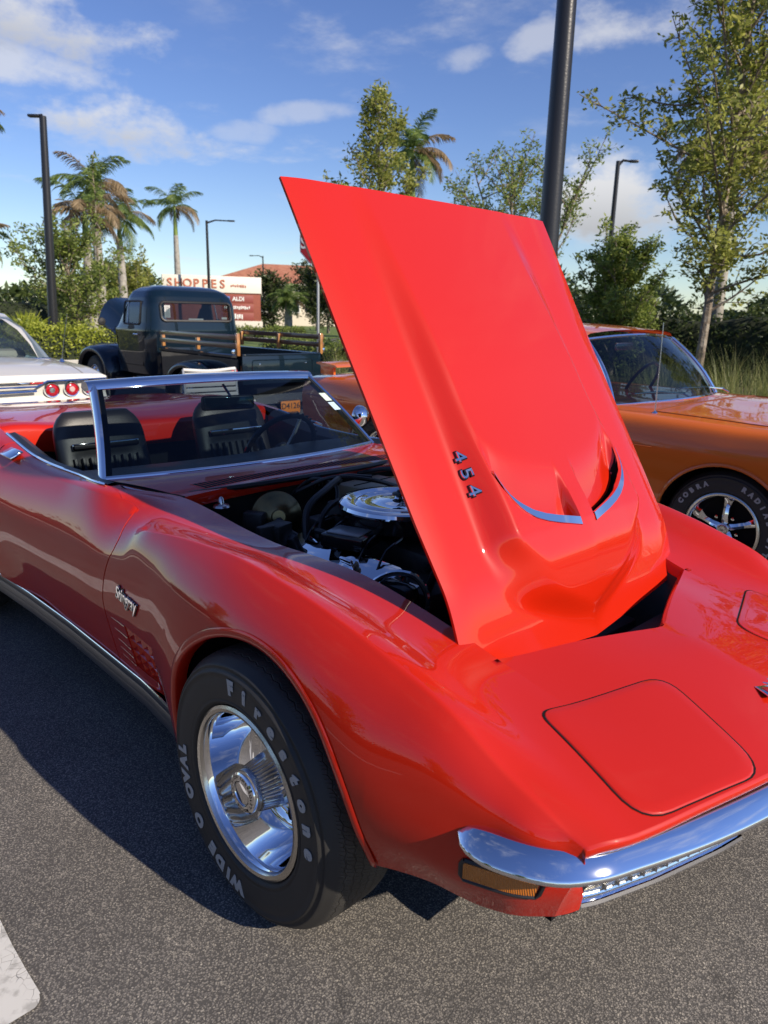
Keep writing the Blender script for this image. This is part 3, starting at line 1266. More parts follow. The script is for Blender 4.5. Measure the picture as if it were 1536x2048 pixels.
def hood_h(a, w, rear, w0=None):
    aw = abs(w)
    w0 = w if w0 is None else w0
    wb = float(herm_wb(a)[0][0])
    hd_ = .044 * float(sstep(-.10, .60, a)) + .024 * float(sstep(.60, .98, a))
    hd_ *= float(np.interp(a, [0, 1.0, 1.08, 1.16, 1.23, 1.30], [1, 1, .82, .56, .28, .05]))
    h = hd_ * float(sstep(wb, wb - .075 - .09 * float(sstep(.98, 1.10, a)), aw))
    h += .006 * max(0, 1 - aw / .20) * float(sstep(.88, 1.0, a)) * (1 - float(sstep(1.15, 1.3, a)))
    h -= .040 * float(sstep(1.05, 1.29, a))
    h -= .010 * max(0, (aw - .44) / .08)**2 * (1 - .6 * float(sstep(.5, 0, a)))
    if rear:
        la = float(lip_a(w0))
        m = float(sstep(.030, .044, abs(w0))) * float(sstep(.284, .255, abs(w0)))
        q = float(sstep(la - .17, la, a))
        h -= .038 * m * q**1.1
    return h


def hp(a, w, h):
    return HA + HD * a + Vector((0, w, 0)) + HN * h


mb = MB()
wn = np.unique(np.concatenate([np.linspace(-1, 1, 73), np.array([s * k / .512 for s in (-1, 1) for k in (.026, .03, .034, .038, .042, .048, .255, .262, .268, .274, .280, .2835, .287, .29)])]))
G1, G2 = [], []
for u in wn:
    w0 = u * .512
    la = float(lip_a(w0))
    r1, r2 = [], []
    for t in np.linspace(0, 1, 61):
        a = la * (1 - (1 - t)**1.5)
        w = u * hood_half(a)
        r1.append(hp(a, w, hood_h(a, w, True, w0)))
    fa = hood_front(u)
    for t in np.linspace(0, 1, 41):
        a = la + (fa - la) * t
        w = u * hood_half(a)
        r2.append(hp(a, w, hood_h(a, w, False)))
    G1.append(r1)
    G2.append(r2)
mb.grid(G1, flip=True)
mb.grid(G2, flip=True)
# edge return and underside
rim = [G1[0][k] for k in range(61)] + [G2[0][k] for k in range(1, 41)] + [g[-1] for g in G2[1:]] + [G2[-1][k] for k in range(39, -1, -1)] + [G1[-1][k] for k in range(59, -1, -1)] + [g[0] for g in G1[::-1][1:]]
mid_ = hp(.65, 0, 0)
mb.grid([rim, [p - HN * .007 for p in rim], [p - HN * .009 + (mid_ - p).normalized() * .02 for p in rim]], closed_v=True, flip=True)
hood = mb.build('hood', RED, CAR, merge=4e-4, sharp=38)
un = MB()
un.grid([[hp(a, u * (hood_half(a) - .018), min(hood_h(a, u * .5, True), .03) - .020) for a in np.linspace(.02, 1.06, 16)] for u in np.linspace(-1, 1, 21)])
un.build('hood_underside', BLACK, hood)
# dark throats under the two vent lips with bright edge trim
for s in (-1, 1):
    ww = np.concatenate([np.linspace(.034, .245, 16), np.linspace(.25, .282, 7)])
    th = MB()
    top = [hp(float(lip_a(w)) + .004, s * w, hood_h(float(lip_a(w)) + .002, w, False) - .004) for w in ww]
    bot = [hp(float(lip_a(w)) + .045, s * w, hood_h(float(lip_a(w)) - .002, w, True) - .012) for w in ww]
    flo = [hp(float(lip_a(w)) - .006, s * w, hood_h(float(lip_a(w)) - .006, w, True) - .003) for w in ww]
    th.grid([top, [p + HD * .05 - HN * .01 for p in top], bot, flo], flip=s > 0)
    th.build('vent_throat', DARK, hood)
    tr = MB()
    P = []
    for w in ww:
        la = float(lip_a(w))
        hh = hood_h(la, w, False)
        k = (.30 + .70 * float(sstep(.284, .225, w))) * 1.25
        P.append([hp(la + .001, s * w, hh - .016 * k), hp(la - .004, s * w, hh - .004), hp(la - .002, s * w, hh + .0025), hp(la + .015 * k, s * w, hood_h(la + .015 * k, w, False) + .003), hp(la + .017 * k, s * w, hood_h(la + .017 * k, w, False) - .002)])
    tr.grid(P, flip=s < 0)
    tr.build('vent_trim', CHROME, hood, sharp=50)
# displacement badge, each figure a piece of its own, on both flanks of the dome
for s in (-1, 1):
    for k, ch in enumerate('454'):
        a = .768 + .045 * k
        w = .330
        v, f = text_geo(ch, .048, .0025, .0)
        v2, f2 = text_geo(ch, .048, .002, .0026)
        for nm, vv2, ff2, m_, lift in (('figure_backing', v2, f2, BLACKG, .004), ('figure', v, f, CHROME, .0065)):
            pts = []
            for p in vv2:
                aa = a + p[0] * 1.22 * (1 if s < 0 else -1) * 1.0
                wv = s * (w - p[1] * .60)
                pts.append(hp(aa, wv, hood_h(aa, wv, True) + lift + p[2]))
            mk(nm, pts, ff2, m_, hood, smooth=False)

# ---------------------------------------------------------------- engine bay
tub = MB()
xs = np.linspace(-.86, .42, 20)
for s in (-1, 1):
    tub.grid([[S1(x, 0, s) + np.array([0, -s * .008, -.034]) for x in xs], [S1(x, 0, s) + np.array([0, -s * .05, -.10]) for x in xs], [(x, s * .43, .25) for x in xs]], flip=s < 0)
tub.box((-.90, 0, .55), (.03, 1.1, .56))
tub.box((.42, 0, .42), (.04, .90, .34))
bay = tub.build('engine_bay', mat('bay_black', (.012, .012, .012), .55, noise=(9, (.03, .028, .025), .5, .75)), CAR)
EC = Vector((-.380, .008, 0))
eng = MB().box((-.32, 0, .50), (.62, .46, .34), .04)
eng.box((-.34, 0, .68), (.50, .22, .10), .02)
engine = eng.build('engine', GREASE, CAR)
# air cleaner
lid = [(0, .846), (.012, .846), (.016, .838), (.045, .836), (.062, .832), (.105, .824), (.112, .826), (.120, .833), (.128, .832), (.140, .824), (.150, .825), (.160, .834), (.176, .834),
       (.186, .828), (.190, .818), (.188, .812)]
MB().lathe([(r * 1.07, z) for r, z in lid], (EC.x, EC.y, .006), 'Z', 96).build('air_cleaner_lid', CHROME, engine, sharp=30)
MB().lathe([(.182, .820), (.182, .765), (.15, .755), (.06, .75), (.06, .66)], (EC.x, EC.y, 0), 'Z', 48).build('air_cleaner_base', BLACKG, engine)
MB().lathe([(0, .872), (.006, .872), (.008, .866), (.022, .862), (.024, .856), (.008, .852), (.008, .84)], (EC.x, EC.y, 0), 'Z', 16).build('wing_nut', BLACK, engine)
# decals: two crossed flags and a red lettered strip on the front of the lid


def lid_z(r):
    rr = [p[0] for p in lid]
    zz_ = [p[1] for p in lid]
    return float(np.interp(r, rr, zz_)) + .006


def decal(name, cx, cy, sx, sy, rz, m_, dz=.001):
    P = []
    n = 8
    for i in range(n + 1):
        row = []
        for j in range(n + 1):
            x, y = (i / n - .5) * sx, (j / n - .5) * sy
            X, Y = cx + x * math.cos(rz) - y * math.sin(rz), cy + x * math.sin(rz) + y * math.cos(rz)
            row.append((EC.x + X, EC.y + Y, lid_z(math.hypot(X, Y)) + dz))
        P.append(row)
    return MB().grid(P).build(name, m_, engine)


CHK = bpy.data.materials.new('chequer')
CHK.use_nodes = True
_c = CHK.node_tree.nodes.new('ShaderNodeTexChecker')
_c.inputs['Scale'].default_value = 110
_c.inputs[1].default_value = (.5, .5, .5, 1)
_c.inputs[2].default_value = (.02, .02, .02, 1)
_t = CHK.node_tree.nodes.new('ShaderNodeTexCoord')
CHK.node_tree.links.new(_t.outputs['Object'], _c.inputs[0])
CHK.node_tree.links.new(_c.outputs[0], CHK.node_tree.nodes['Principled BSDF'].inputs['Base Color'])
MAROON = mat('decal_red', (.30, .012, .02), .35)
decal('flag_decal', .062, -.030, .045, .060, .35, CHK)
decal('flag_decal', .078, .030, .042, .05, -.3, MAROON)
arc = MB()
P = [[(EC.x + r * math.cos(a), EC.y + r * math.sin(a), .8415) for r in (.162, .176)] for a in np.linspace(-.75, .35, 22)]
arc.grid(P)
arc.build('strip_decal', MAROON, engine)
for k, ch in enumerate('TURBO-JET 454'):
    if ch == ' ':
        continue
    a = -.62 + k * .078
    v, f = text_geo(ch, .013, 0.0, .0003)
    pts = []
    for p in v:
        r = .169 + -p[1]
        aa = a + p[0] / .169
        pts.append((EC.x + (.169 - p[1]) * math.cos(aa), EC.y + (.169 - p[1]) * math.sin(aa), .8425))
    mk('decal_letter', pts, f, mat('decal_white', (.7, .7, .7), .4), engine, smooth=False)
# valve covers with filler cap
for s in (-1, 1):
    Rv = Matrix.Rotation(R_(-s * 28), 3, 'X')
    c = Vector((-.345, s * .285, .665))
    vc = MB().box(c, (.50, .145, .085), .022, Rv)
    vo = vc.build('valve_cover', CHROME, engine)
    MB().box(c + Rv @ Vector((0, 0, -.045)), (.53, .165, .02), .006, Rv).build('cover_flange', CHROME_D, engine)
    if s < 0:
        cc = c + Rv @ Vector((.085, -.005, .040))
        MB().lathe([(.030, 0), (.034, .012), (.034, .022), (.027, .028), (.0, .030)], (0, 0, 0), 'Z', 20).xf(lambda p: cc + Rv @ p).build('filler_cap', CHROME, engine, sharp=30)
        MB().box(cc + Rv @ Vector((0, 0, .036)), (.052, .012, .016), .004, Rv).build('cap_grip', CHROME, engine)
        cb = c + Rv @ Vector((-.19, .0, .04))
        MB().lathe([(.018, 0), (.020, .03), (.014, .04), (0, .042)], (0, 0, 0), 'Z', 16).xf(lambda p: cb + Rv @ p).build('breather', BLACK, engine)
# snorkel box in front of the lid's near edge
MB().box((-.355, -.225, .757), (.15, .13, .045), .010, Matrix.Rotation(.35, 3, 'Z')).build('snorkel', BLACKG, engine)
MB().box((-.352, -.235, .7815), (.115, .085, .004), .001, Matrix.Rotation(.35, 3, 'Z')).build('snorkel_label', mat('label_grey', (.20, .21, .22), .25), engine)
# brake booster with master cylinder
bc = Vector((-.735, -.235, .745))
MB().lathe([(0, .060), (.022, .060), (.026, .052), (.034, .050), (.060, .034), (.078, .012), (.088, .004), (.090, -.006), (.084, -.014), (.07, -.05), (0, -.06)], (0, 0, 0), 'X', 40).xf(
    lambda p: bc + Matrix.Rotation(R_(-28), 3, 'Z') @ Matrix.Rotation(R_(-14), 3, 'Y') @ p).build('vacuum_booster', GOLD, engine, sharp=30)
MB().tube([bc + Vector((.05, -.03, .0)), bc + Vector((.12, -.03, -.03)), bc + Vector((.2, .0, -.06))], .016, 10).build('push_rod', BLACK, engine)
# small bright fitting by the firewall
MB().lathe([(.030, 0), (.026, .006), (.012, .010), (.009, .028), (.004, .034), (0, .034)], (-.79, -.42, .80), 'Z', 20).build('cap_fitting', CHROME_D, engine)
# pale tan heater box by the firewall
MB().box((-.74, .22, .775), (.16, .24, .06), .012, Matrix.Rotation(.1, 3, 'Z')).build('heater_box', mat('box_tan', (.42, .36, .24), .6), engine)
MB().box((-.74, .225, .8055), (.006, .22, .004), .001, Matrix.Rotation(.1, 3, 'Z')).build('box_seam', DARK, engine)
# chrome U-shaped bracket and coolant reservoir near the nose
pts = curve_pts([(-.16, -.36, .60), (-.13, -.335, .70), (-.08, -.30, .735), (-.02, -.28, .735), (.02, -.275, .70), (.02, -.29, .60)], 24)
MB().tube(pts, .009, 8).build('bracket_rail', CHROME, engine)
MB().box((-.065, -.30, .655), (.13, .07, .12), .03).build('reservoir', BLACKG, engine)
MB().lathe([(0, .03), (.03, .03), (.035, .02), (.035, -.02), (0, -.02)], (-.17, -.352, .615), 'Z', 18).build('bright_cap', CHROME, engine)
rnd = random.Random(5)
hoses = [
    ([(-.52, -.27, .68), (-.57, -.23, .80), (-.62, -.10, .85), (-.70, .02, .85), (-.78, .06, .80)], .012),
    ([(-.50, -.25, .68), (-.53, -.20, .78), (-.58, -.08, .81), (-.62, .0, .78)], .010),
    ([(-.80, -.10, .80), (-.70, -.02, .86), (-.62, .10, .85), (-.60, .25, .80)], .008),
    ([(-.84, -.10, .78), (-.76, -.05, .85), (-.68, -.02, .84), (-.62, -.06, .76)], .007),
    ([(-.05, -.20, .66), (.02, -.22, .76), (.12, -.24, .75), (.18, -.27, .64), (.16, -.30, .52)], .012),
    ([(-.12, -.12, .70), (.0, -.16, .78), (.10, -.18, .78), (.22, -.20, .68)], .018),
    ([(-.15, 0, .68), (.0, -.05, .72), (.16, -.10, .68), (.26, -.12, .58)], .024),
    ([(-.60, -.20, .70), (-.50, -.24, .75), (-.42, -.22, .74)], .009),
    ([(-.82, .0, .74), (-.75, .05, .84), (-.68, .16, .84)], .010),
    ([(-.55, -.30, .66), (-.62, -.36, .70), (-.70, -.40, .66), (-.80, -.38, .70)], .009),
    ([(.02, -.38, .60), (.15, -.37, .66), (.28, -.34, .62)], .010),
    ([(-.84, .22, .82), (-.7, .30, .85), (-.55, .34, .80)], .009),
]
for pts, r in hoses:
    MB().tube(curve_pts(pts, 26), r, 8).build('hose', BLACK, engine)
for k in range(5):
    x0 = -.52 + .085 * k
    MB().tube(curve_pts([(-.60, -.04, .74), (x0 - .02, -.16, .775 + .01 * (k % 2)), (x0, -.24, .76), (x0 + .01, -.31, .66)], 16), .0045, 6).build('ignition_lead', BLACKG, engine)
for k in range(9):
    x, y, z = rnd.uniform(-.80, -.50), rnd.uniform(-.40, -.05), rnd.uniform(.62, .74)
    MB().box((x, y, z), (rnd.uniform(.03, .08), rnd.uniform(.03, .08), rnd.uniform(.03, .08)), .008, Matrix.Rotation(rnd.random(), 3, 'Z')).build('fitting', GREASE, engine)
MB().lathe([(0, .05), (.04, .05), (.055, .02), (.055, -.06), (.03, -.09), (0, -.09)], (-.62, -.05, .74), 'Z', 20).build('distributor', BLACK, engine)
MB().lathe([(0, .06), (.05, .055), (.062, .03), (.062, -.05), (0, -.06)], (.05, -.30, .55), 'X', 20).build('alternator', CHROME_D, engine)
MB().lathe([(0, 0), (.17, 0), (.17, .02), (.03, .03), (.03, .08)], (.24, 0, .55), 'X', 24).build('fan', BLACK, engine)
MB().box((.32, 0, .46), (.06, .62, .22), .015).build('radiator', BLACK, engine)
MB().tube(curve_pts([(-.86, -.5, .842), (-.8, -.2, .852), (-.8, .2, .852), (-.86, .5, .842)], 20), .010, 6).build('cowl_seal', BLACK, engine)
for k in range(8):
    MB().box((-.868, .02 + .018 * k, .80), (.008, .008, .035), .002).build('firewall_vent_fin', CHROME_D, engine)


# ---------------------------------------------------------------- wheels
def build_wheel(name, parent, c, side, yo, tyre_r=.336, rim_r=.211, letters=(), spokes='rally', lettersize=.047, letter_r=.266):
    """c = wheel centre (x, z); yo = |y| of the rim's outer plane; side = -1 right, +1 left"""
    def T(p):      # profile space: (x, depth inwards, z)
        return Vector((c[0] + p.x, side * (yo - p.y), c[1] + p.z))
    k = tyre_r / .336
    rk = rim_r / .211
    W_ = .205
    rim = MB()
    rim.lathe([(r * rk, h) for r, h in ((.192, .004), (.187, .010), (.184, .022), (.178, .050), (.170, .080), (.160, .105), (.148, .120), (.140, .128), (.128, .132))], (0, 0, 0), 'Y', 64).xf(T)
    ro = rim.build(name, CHROME, parent, sharp=35)
    MB().lathe([(r * rk, h) for r, h in ((.213, .006), (.211, -.002), (.204, -.006), (.196, -.004), (.191, .003), (.190, .012))], (0, 0, 0), 'Y', 64).xf(T).build('trim_ring', TRIMRING, ro, sharp=35)
    ty = MB()
    prof = [(.208, .012), (.216, -.002), (.221, -.0075), (.225, -.008), (.227, -.0055), (.233, -.009), (.236, -.009), (.255, -.013), (.278, -.013), (.290, -.0115), (.2925, -.0145), (.297, -.0135), (.299, -.0085), (.306, -.0045), (.3075, -.0065), (.311, -.005), (.314, .001), (.324, .012), (.331, .024), (.335, .042), (.336, .065), (.3365, .10),
            (.336, .135), (.335, .158), (.331, .176), (.322, .19), (.30, .203), (.26, .208), (.22, .20), (.208, .185)]
    pp = []
    for r, h in prof:
        rr = rim_r + (r - .211) * (tyre_r - rim_r) / (.336 - .211)
        pp.append((rr, h))
    ty.lathe(pp, (0, 0, 0), 'Y', 96).xf(T)
    to = ty.build('tyre', TREAD, ro, sharp=None)
    MB().lathe([(0, .158), (.16 * rk, .158)], (0, 0, 0), 'Y', 40).xf(T).build('wheel_disc_back', DARK, ro)
    if spokes == 'rally':
        # five-slot centre
        P = []
        for a in np.linspace(0, 2 * PI, 121)[:-1]:
            row = []
            for r in np.linspace(.045, .150, 15):
                d = .100 + .030 * sstep(.05, .10, r) - .016 * sstep(.118, .145, r)
                row.append((r * math.cos(a), float(d), r * math.sin(a)))
            P.append(row)
        MB().grid(P, closed_u=True).xf(T).build('wheel_centre', CHROME, ro, sharp=30)
        for q in range(5):
            a = 2 * PI * q / 5
            P = [[(r * math.cos(a + t * k_), h_, r * math.sin(a + t * k_)) for t in np.linspace(-1, 1, 9)] for r, k_, h_ in ((.092, .16, .118), (.098, .24, .121), (.110, .27, .122), (.120, .24, .119), (.125, .16, .116))]
            MB().grid(P).xf(T).build('slot', DARK, ro)
        for q in range(5):
            a = 2 * PI * (q + .5) / 5
            MB().lathe([(.010, .11), (.010, .092), (.006, .085), (0, .085)], (.075 * math.cos(a), 0, .075 * math.sin(a)), 'Y', 10).xf(T).build('lug_nut', CHROME, ro)
        # tall fluted centre cap
        cap = MB()
        P = []
        nf = 144
        for i in range(nf):
            a = 2 * PI * i / nf
            g = .5 + .5 * math.cos(a * 36)
            row = []
            for r, h, fl in ((.072, .105, 1), (.066, .07, 1), (.056, .024, 1), (.052, .020, 0), (.052, .014, 0)):
                rr = r - (.0055 * (1 - g) * fl)
                row.append((rr * math.cos(a), h, rr * math.sin(a)))
            P.append(row)
        cap.grid(P, closed_u=True).xf(T)
        co = cap.build('centre_cap_barrel', mat('fluted_cap', (.42, .43, .45), .14, 1.0), ro, sharp=60)
        MB().lathe([(.052, .016), (.053, .004), (.050, -.004), (.046, -.007), (.032, -.008), (.031, -.005), (.024, -.007), (0, -.008)], (0, 0, 0), 'Y', 48).xf(T).build('centre_cap', CHROME, ro, sharp=30)
        MB().lathe([(.0305, -.0072), (.0285, -.0072)], (0, 0, 0), 'Y', 40).xf(lambda p: T(Vector((p.x, p.y - .0012, p.z)))).build('cap_ring', BLACK, ro)
        ring = 'CHEVROLET MOTOR DIVISION '
        for q, ch in enumerate(ring):
            if ch == ' ':
                continue
            th = 2 * PI * q / len(ring)
            v, f = text_geo(ch, .011, 0, .0002)
            pts = [T(Vector(((.040 + p[1]) * math.sin(th) + p[0] * math.cos(th), -.0082, (.040 + p[1]) * math.cos(th) - p[0] * math.sin(th)))) for p in v]
            if side > 0:
                continue
            mk('cap_letter', pts, f, BLACK, ro, smooth=False)
    else:
        for q in range(5):
            a = 2 * PI * q / 5 + .35
            ca, sa = math.cos(a), math.sin(a)
            P = []
            for r, hw, h in ((.03, .020, .05), (.07, .018, .042), (.12, .017, .052), (.155, .026, .075), (.17, .036, .085)):
                row = []
                for t, dh in ((-1, .03), (-.85, .004), (0, -.006), (.85, .004), (1, .03)):
                    x, z = r * rk, hw * t
                    row.append((x * ca - z * sa, h + dh, x * sa + z * ca))
                P.append(row)
            MB().grid(P).xf(T).build('wheel_spoke', CHROME, ro)
            MB().lathe([(.009, .06), (.009, .04), (0, .038)], (.075 * math.cos(a + PI / 5), 0, .075 * math.sin(a + PI / 5)), 'Y', 8).xf(T).build('lug_nut', CHROME, ro)
        MB().lathe([(.035, .06), (.033, .03), (.026, .025), (.018, .024), (0, .026)], (0, 0, 0), 'Y', 24).xf(T).build('centre_cap', CHROME_D, ro)
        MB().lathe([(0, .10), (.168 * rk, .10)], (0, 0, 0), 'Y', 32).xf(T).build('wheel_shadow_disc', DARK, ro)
    if letters:
        for txt, a0, da in letters:
            for q, ch in enumerate(txt):
                if ch == ' ':
                    continue
                th = R_(a0 + da * q)
                v, f = text_geo(ch, lettersize, .0006, .0036 * lettersize / .048)
                pts = []
                for p in v:
                    rr = letter_r + p[1]
                    dep = np.interp(rim_r + (rr - rim_r), [q_[0] for q_ in pp[:12]], [q_[1] for q_ in pp[:12]]) - .0018 - p[2]
                    x = rr * math.sin(th + p[0] / letter_r)
                    z = rr * math.cos(th + p[0] / letter_r)
                    pts.append(T(Vector((x, float(dep), z))))
                mk('tyre_letter', pts, f, WLETTER, ro, smooth=False)
    return ro


# tread rubber: wavy circumferential grooves, only where the surface faces outwards
TREAD = bpy.data.materials.new('tyre_tread')
TREAD.use_nodes = True
t = TREAD.node_tree
b = t.nodes['Principled BSDF']
b.inputs['Roughness'].default_value = .6
tc = t.nodes.new('ShaderNodeTexCoord')
spx = t.nodes.new('ShaderNodeSeparateXYZ')
t.links.new(tc.outputs['Object'], spx.inputs[0])
ang = math_n(t, 'ARCTAN2', spx.outputs[0], math_n(t, 'SUBTRACT', spx.outputs[2], .34))
rad = math_n(t, 'SQRT', math_n(t, 'ADD', math_n(t, 'POWER', spx.outputs[0], 2.0), math_n(t, 'POWER', math_n(t, 'SUBTRACT', spx.outputs[2], .34), 2.0)))
zig = math_n(t, 'PINGPONG', math_n(t, 'MULTIPLY', ang, 11.0), .5)
yy = math_n(t, 'ADD', math_n(t, 'ABSOLUTE', spx.outputs[1]), math_n(t, 'MULTIPLY', zig, .012))
gr = math_n(t, 'PINGPONG', math_n(t, 'MULTIPLY', yy, 42.0), .5)
gl = ramp_v(t, gr, .02, .09)
sip = math_n(t, 'PINGPONG', math_n(t, 'ADD', math_n(t, 'MULTIPLY', ang, 34.0), math_n(t, 'MULTIPLY', yy, 60.0)), .5)
gl = math_n(t, 'MINIMUM', gl, ramp_v(t, sip, .01, .07))
tm = ramp_v(t, rad, .3265, .3315)
hgt = math_n(t, 'MULTIPLY', math_n(t, 'SUBTRACT', 1.0, gl), tm)
cm = t.nodes.new('ShaderNodeMix')
cm.data_type = 'RGBA'
cm.inputs[6].default_value = (.020, .0195, .019, 1)
cm.inputs[7].default_value = (.004, .004, .004, 1)
t.links.new(hgt, cm.inputs[0])
dst = t.nodes.new('ShaderNodeMix')
dst.data_type = 'RGBA'
dst.inputs[7].default_value = (.060, .056, .050, 1)
nz = t.nodes.new('ShaderNodeTexNoise')
nz.inputs['Scale'].default_value = 11
nz.inputs['Detail'].default_value = 8
t.links.new(tc.outputs['Object'], nz.inputs['Vector'])
t.links.new(math_n(t, 'MULTIPLY', math_n(t, 'ADD', math_n(t, 'MULTIPLY', tm, .55), .10), ramp_v(t, nz.outputs['Fac'], .3, .7)), dst.inputs[0])
t.links.new(cm.outputs[2], dst.inputs[6])
t.links.new(dst.outputs[2], b.inputs['Base Color'])
bmp = t.nodes.new('ShaderNodeBump')
bmp.inputs['Strength'].default_value = .9
bmp.inputs['Distance'].default_value = .006
bmp.invert = True
t.links.new(hgt, bmp.inputs['Height'])
t.links.new(bmp.outputs[0], b.inputs['Normal'])

build_wheel('wheel', CAR, (0, .340), -1, .860, letters=(('Firestone', -5, 11.9), ('WIDE O OVAL', 185, 8.4)))
build_wheel('wheel', CAR, (0, .340), 1, .860)
build_wheel('wheel', CAR, (-2.49, .340), -1, .865)
build_wheel('wheel', CAR, (-2.49, .340), 1, .865)

# ================================================================== ground
def asphalt_mat():
    m = bpy.data.materials.new('asphalt')
    m.use_nodes = True
    t = m.node_tree
    b = t.nodes['Principled BSDF']
    b.inputs['Roughness'].default_value = .86
    b.inputs['Specular IOR Level'].default_value = .35
    tc = t.nodes.new('ShaderNodeTexCoord')
    wob = t.nodes.new('ShaderNodeTexNoise')
    wob.inputs['Scale'].default_value = 90
    wob.inputs['Detail'].default_value = 3
    t.links.new(tc.outputs['Object'], wob.inputs['Vector'])
    vm = t.nodes.new('ShaderNodeVectorMath')
    vm.operation = 'MULTIPLY_ADD'
    t.links.new(wob.outputs['Color'], vm.inputs[0])
    vm.inputs[1].default_value = (.008, .008, .008)
    t.links.new(tc.outputs['Object'], vm.inputs[2])

    def vor(scale):
        v = t.nodes.new('ShaderNodeTexVoronoi')
        v.inputs['Scale'].default_value = scale
        t.links.new(vm.outputs[0], v.inputs['Vector'])
        return v
    v1, v2 = vor(205), vor(430)
    sp = t.nodes.new('ShaderNodeSeparateColor')
    t.links.new(v1.outputs['Color'], sp.inputs[0])
    cr = t.nodes.new('ShaderNodeValToRGB')
    cols = [(0, (.070, .065, .060)), (.35, (.102, .094, .086)), (.62, (.130, .120, .107)), (.84, (.150, .137, .118)), (.96, (.17, .156, .135)), (1, (.23, .21, .18))]
    cr.color_ramp.elements[0].position = 0
    cr.color_ramp.elements[0].color = (*cols[0][1], 1)
    cr.color_ramp.elements[1].position = 1
    cr.color_ramp.elements[1].color = (*cols[-1][1], 1)
    for p, c in cols[1:-1]:
        e = cr.color_ramp.elements.new(p)
        e.color = (*c, 1)
    t.links.new(sp.outputs[0], cr.inputs[0])
    # bitumen between the stones
    bit = t.nodes.new('ShaderNodeMix')
    bit.data_type = 'RGBA'
    bit.inputs[6].default_value = (.050, .047, .044, 1)
    t.links.new(ramp_v(t, math_n(t, 'MULTIPLY', v1.outputs['Distance'], -1.0), -.62, -.36), bit.inputs[0])
    t.links.new(cr.outputs[0], bit.inputs[7])
    big = t.nodes.new('ShaderNodeTexNoise')
    big.inputs['Scale'].default_value = 1.6
    big.inputs['Detail'].default_value = 7
    big.inputs['Roughness'].default_value = .62
    t.links.new(tc.outputs['Object'], big.inputs['Vector'])
    mu = t.nodes.new('ShaderNodeMix')
    mu.data_type = 'RGBA'
    mu.blend_type = 'MULTIPLY'
    mu.inputs[0].default_value = 1
    t.links.new(bit.outputs[2], mu.inputs[6])
    rr = t.nodes.new('ShaderNodeMapRange')
    rr.inputs['From Min'].default_value = .3
    rr.inputs['From Max'].default_value = .7
    rr.inputs['To Min'].default_value = 1.40
    rr.inputs['To Max'].default_value = 2.05
    t.links.new(big.outputs['Fac'], rr.inputs[0])
    # oil drips and worn patches, each with its own outline
    st = t.nodes.new('ShaderNodeTexNoise')
    st.inputs['Scale'].default_value = 3.1
    st.inputs['Detail'].default_value = 9
    st.inputs['Roughness'].default_value = .7
    t.links.new(tc.outputs['Object'], st.inputs['Vector'])
    stm = math_n(t, 'MULTIPLY', ramp_v(t, st.outputs['Fac'], .60, .70), -.34)
    t.links.new(math_n(t, 'MULTIPLY', rr.outputs[0], math_n(t, 'ADD', stm, 1.0)), mu.inputs[7])
    t.links.new(mu.outputs[2], b.inputs['Base Color'])
    h1 = math_n(t, 'MULTIPLY', v1.outputs['Distance'], -1.0)
    h = math_n(t, 'ADD', h1, math_n(t, 'MULTIPLY', v2.outputs['Distance'], -.35))
    h = math_n(t, 'ADD', h, math_n(t, 'MULTIPLY', sp.outputs[1], .55))
    bp = t.nodes.new('ShaderNodeBump')
    bp.inputs['Strength'].default_value = .42
    bp.inputs['Distance'].default_value = .0028
    t.links.new(h, bp.inputs['Height'])
    t.links.new(bp.outputs[0], b.inputs['Normal'])
    return m


ASPH = asphalt_mat()


def sheet(name, poly, z, m, kind='structure', label=None):
    o = mk(name, [(x, y, z) for x, y in poly], [tuple(range(len(poly)))], m, smooth=False)
    o['kind'] = kind
    return o


gnd = mk('ground', [(-900, -900, 0), (900, -900, 0), (900, 900, 0), (-900, 900, 0)], [(0, 1, 2, 3)], ASPH, smooth=False)
gnd['kind'] = 'structure'


rnd = random.Random(9)
cv, cf = [], []
x, y = .86, -.02
for k in range(46):
    w = .0016 + .0022 * rnd.random()
    cv += [(x - w, y + w, .0015), (x + w, y - w, .0015)]
    if k:
        cf.append((2 * k - 2, 2 * k - 1, 2 * k + 1, 2 * k))
    x += .020 + rnd.uniform(-.012, .012)
    y += .006 + rnd.uniform(-.014, .014)


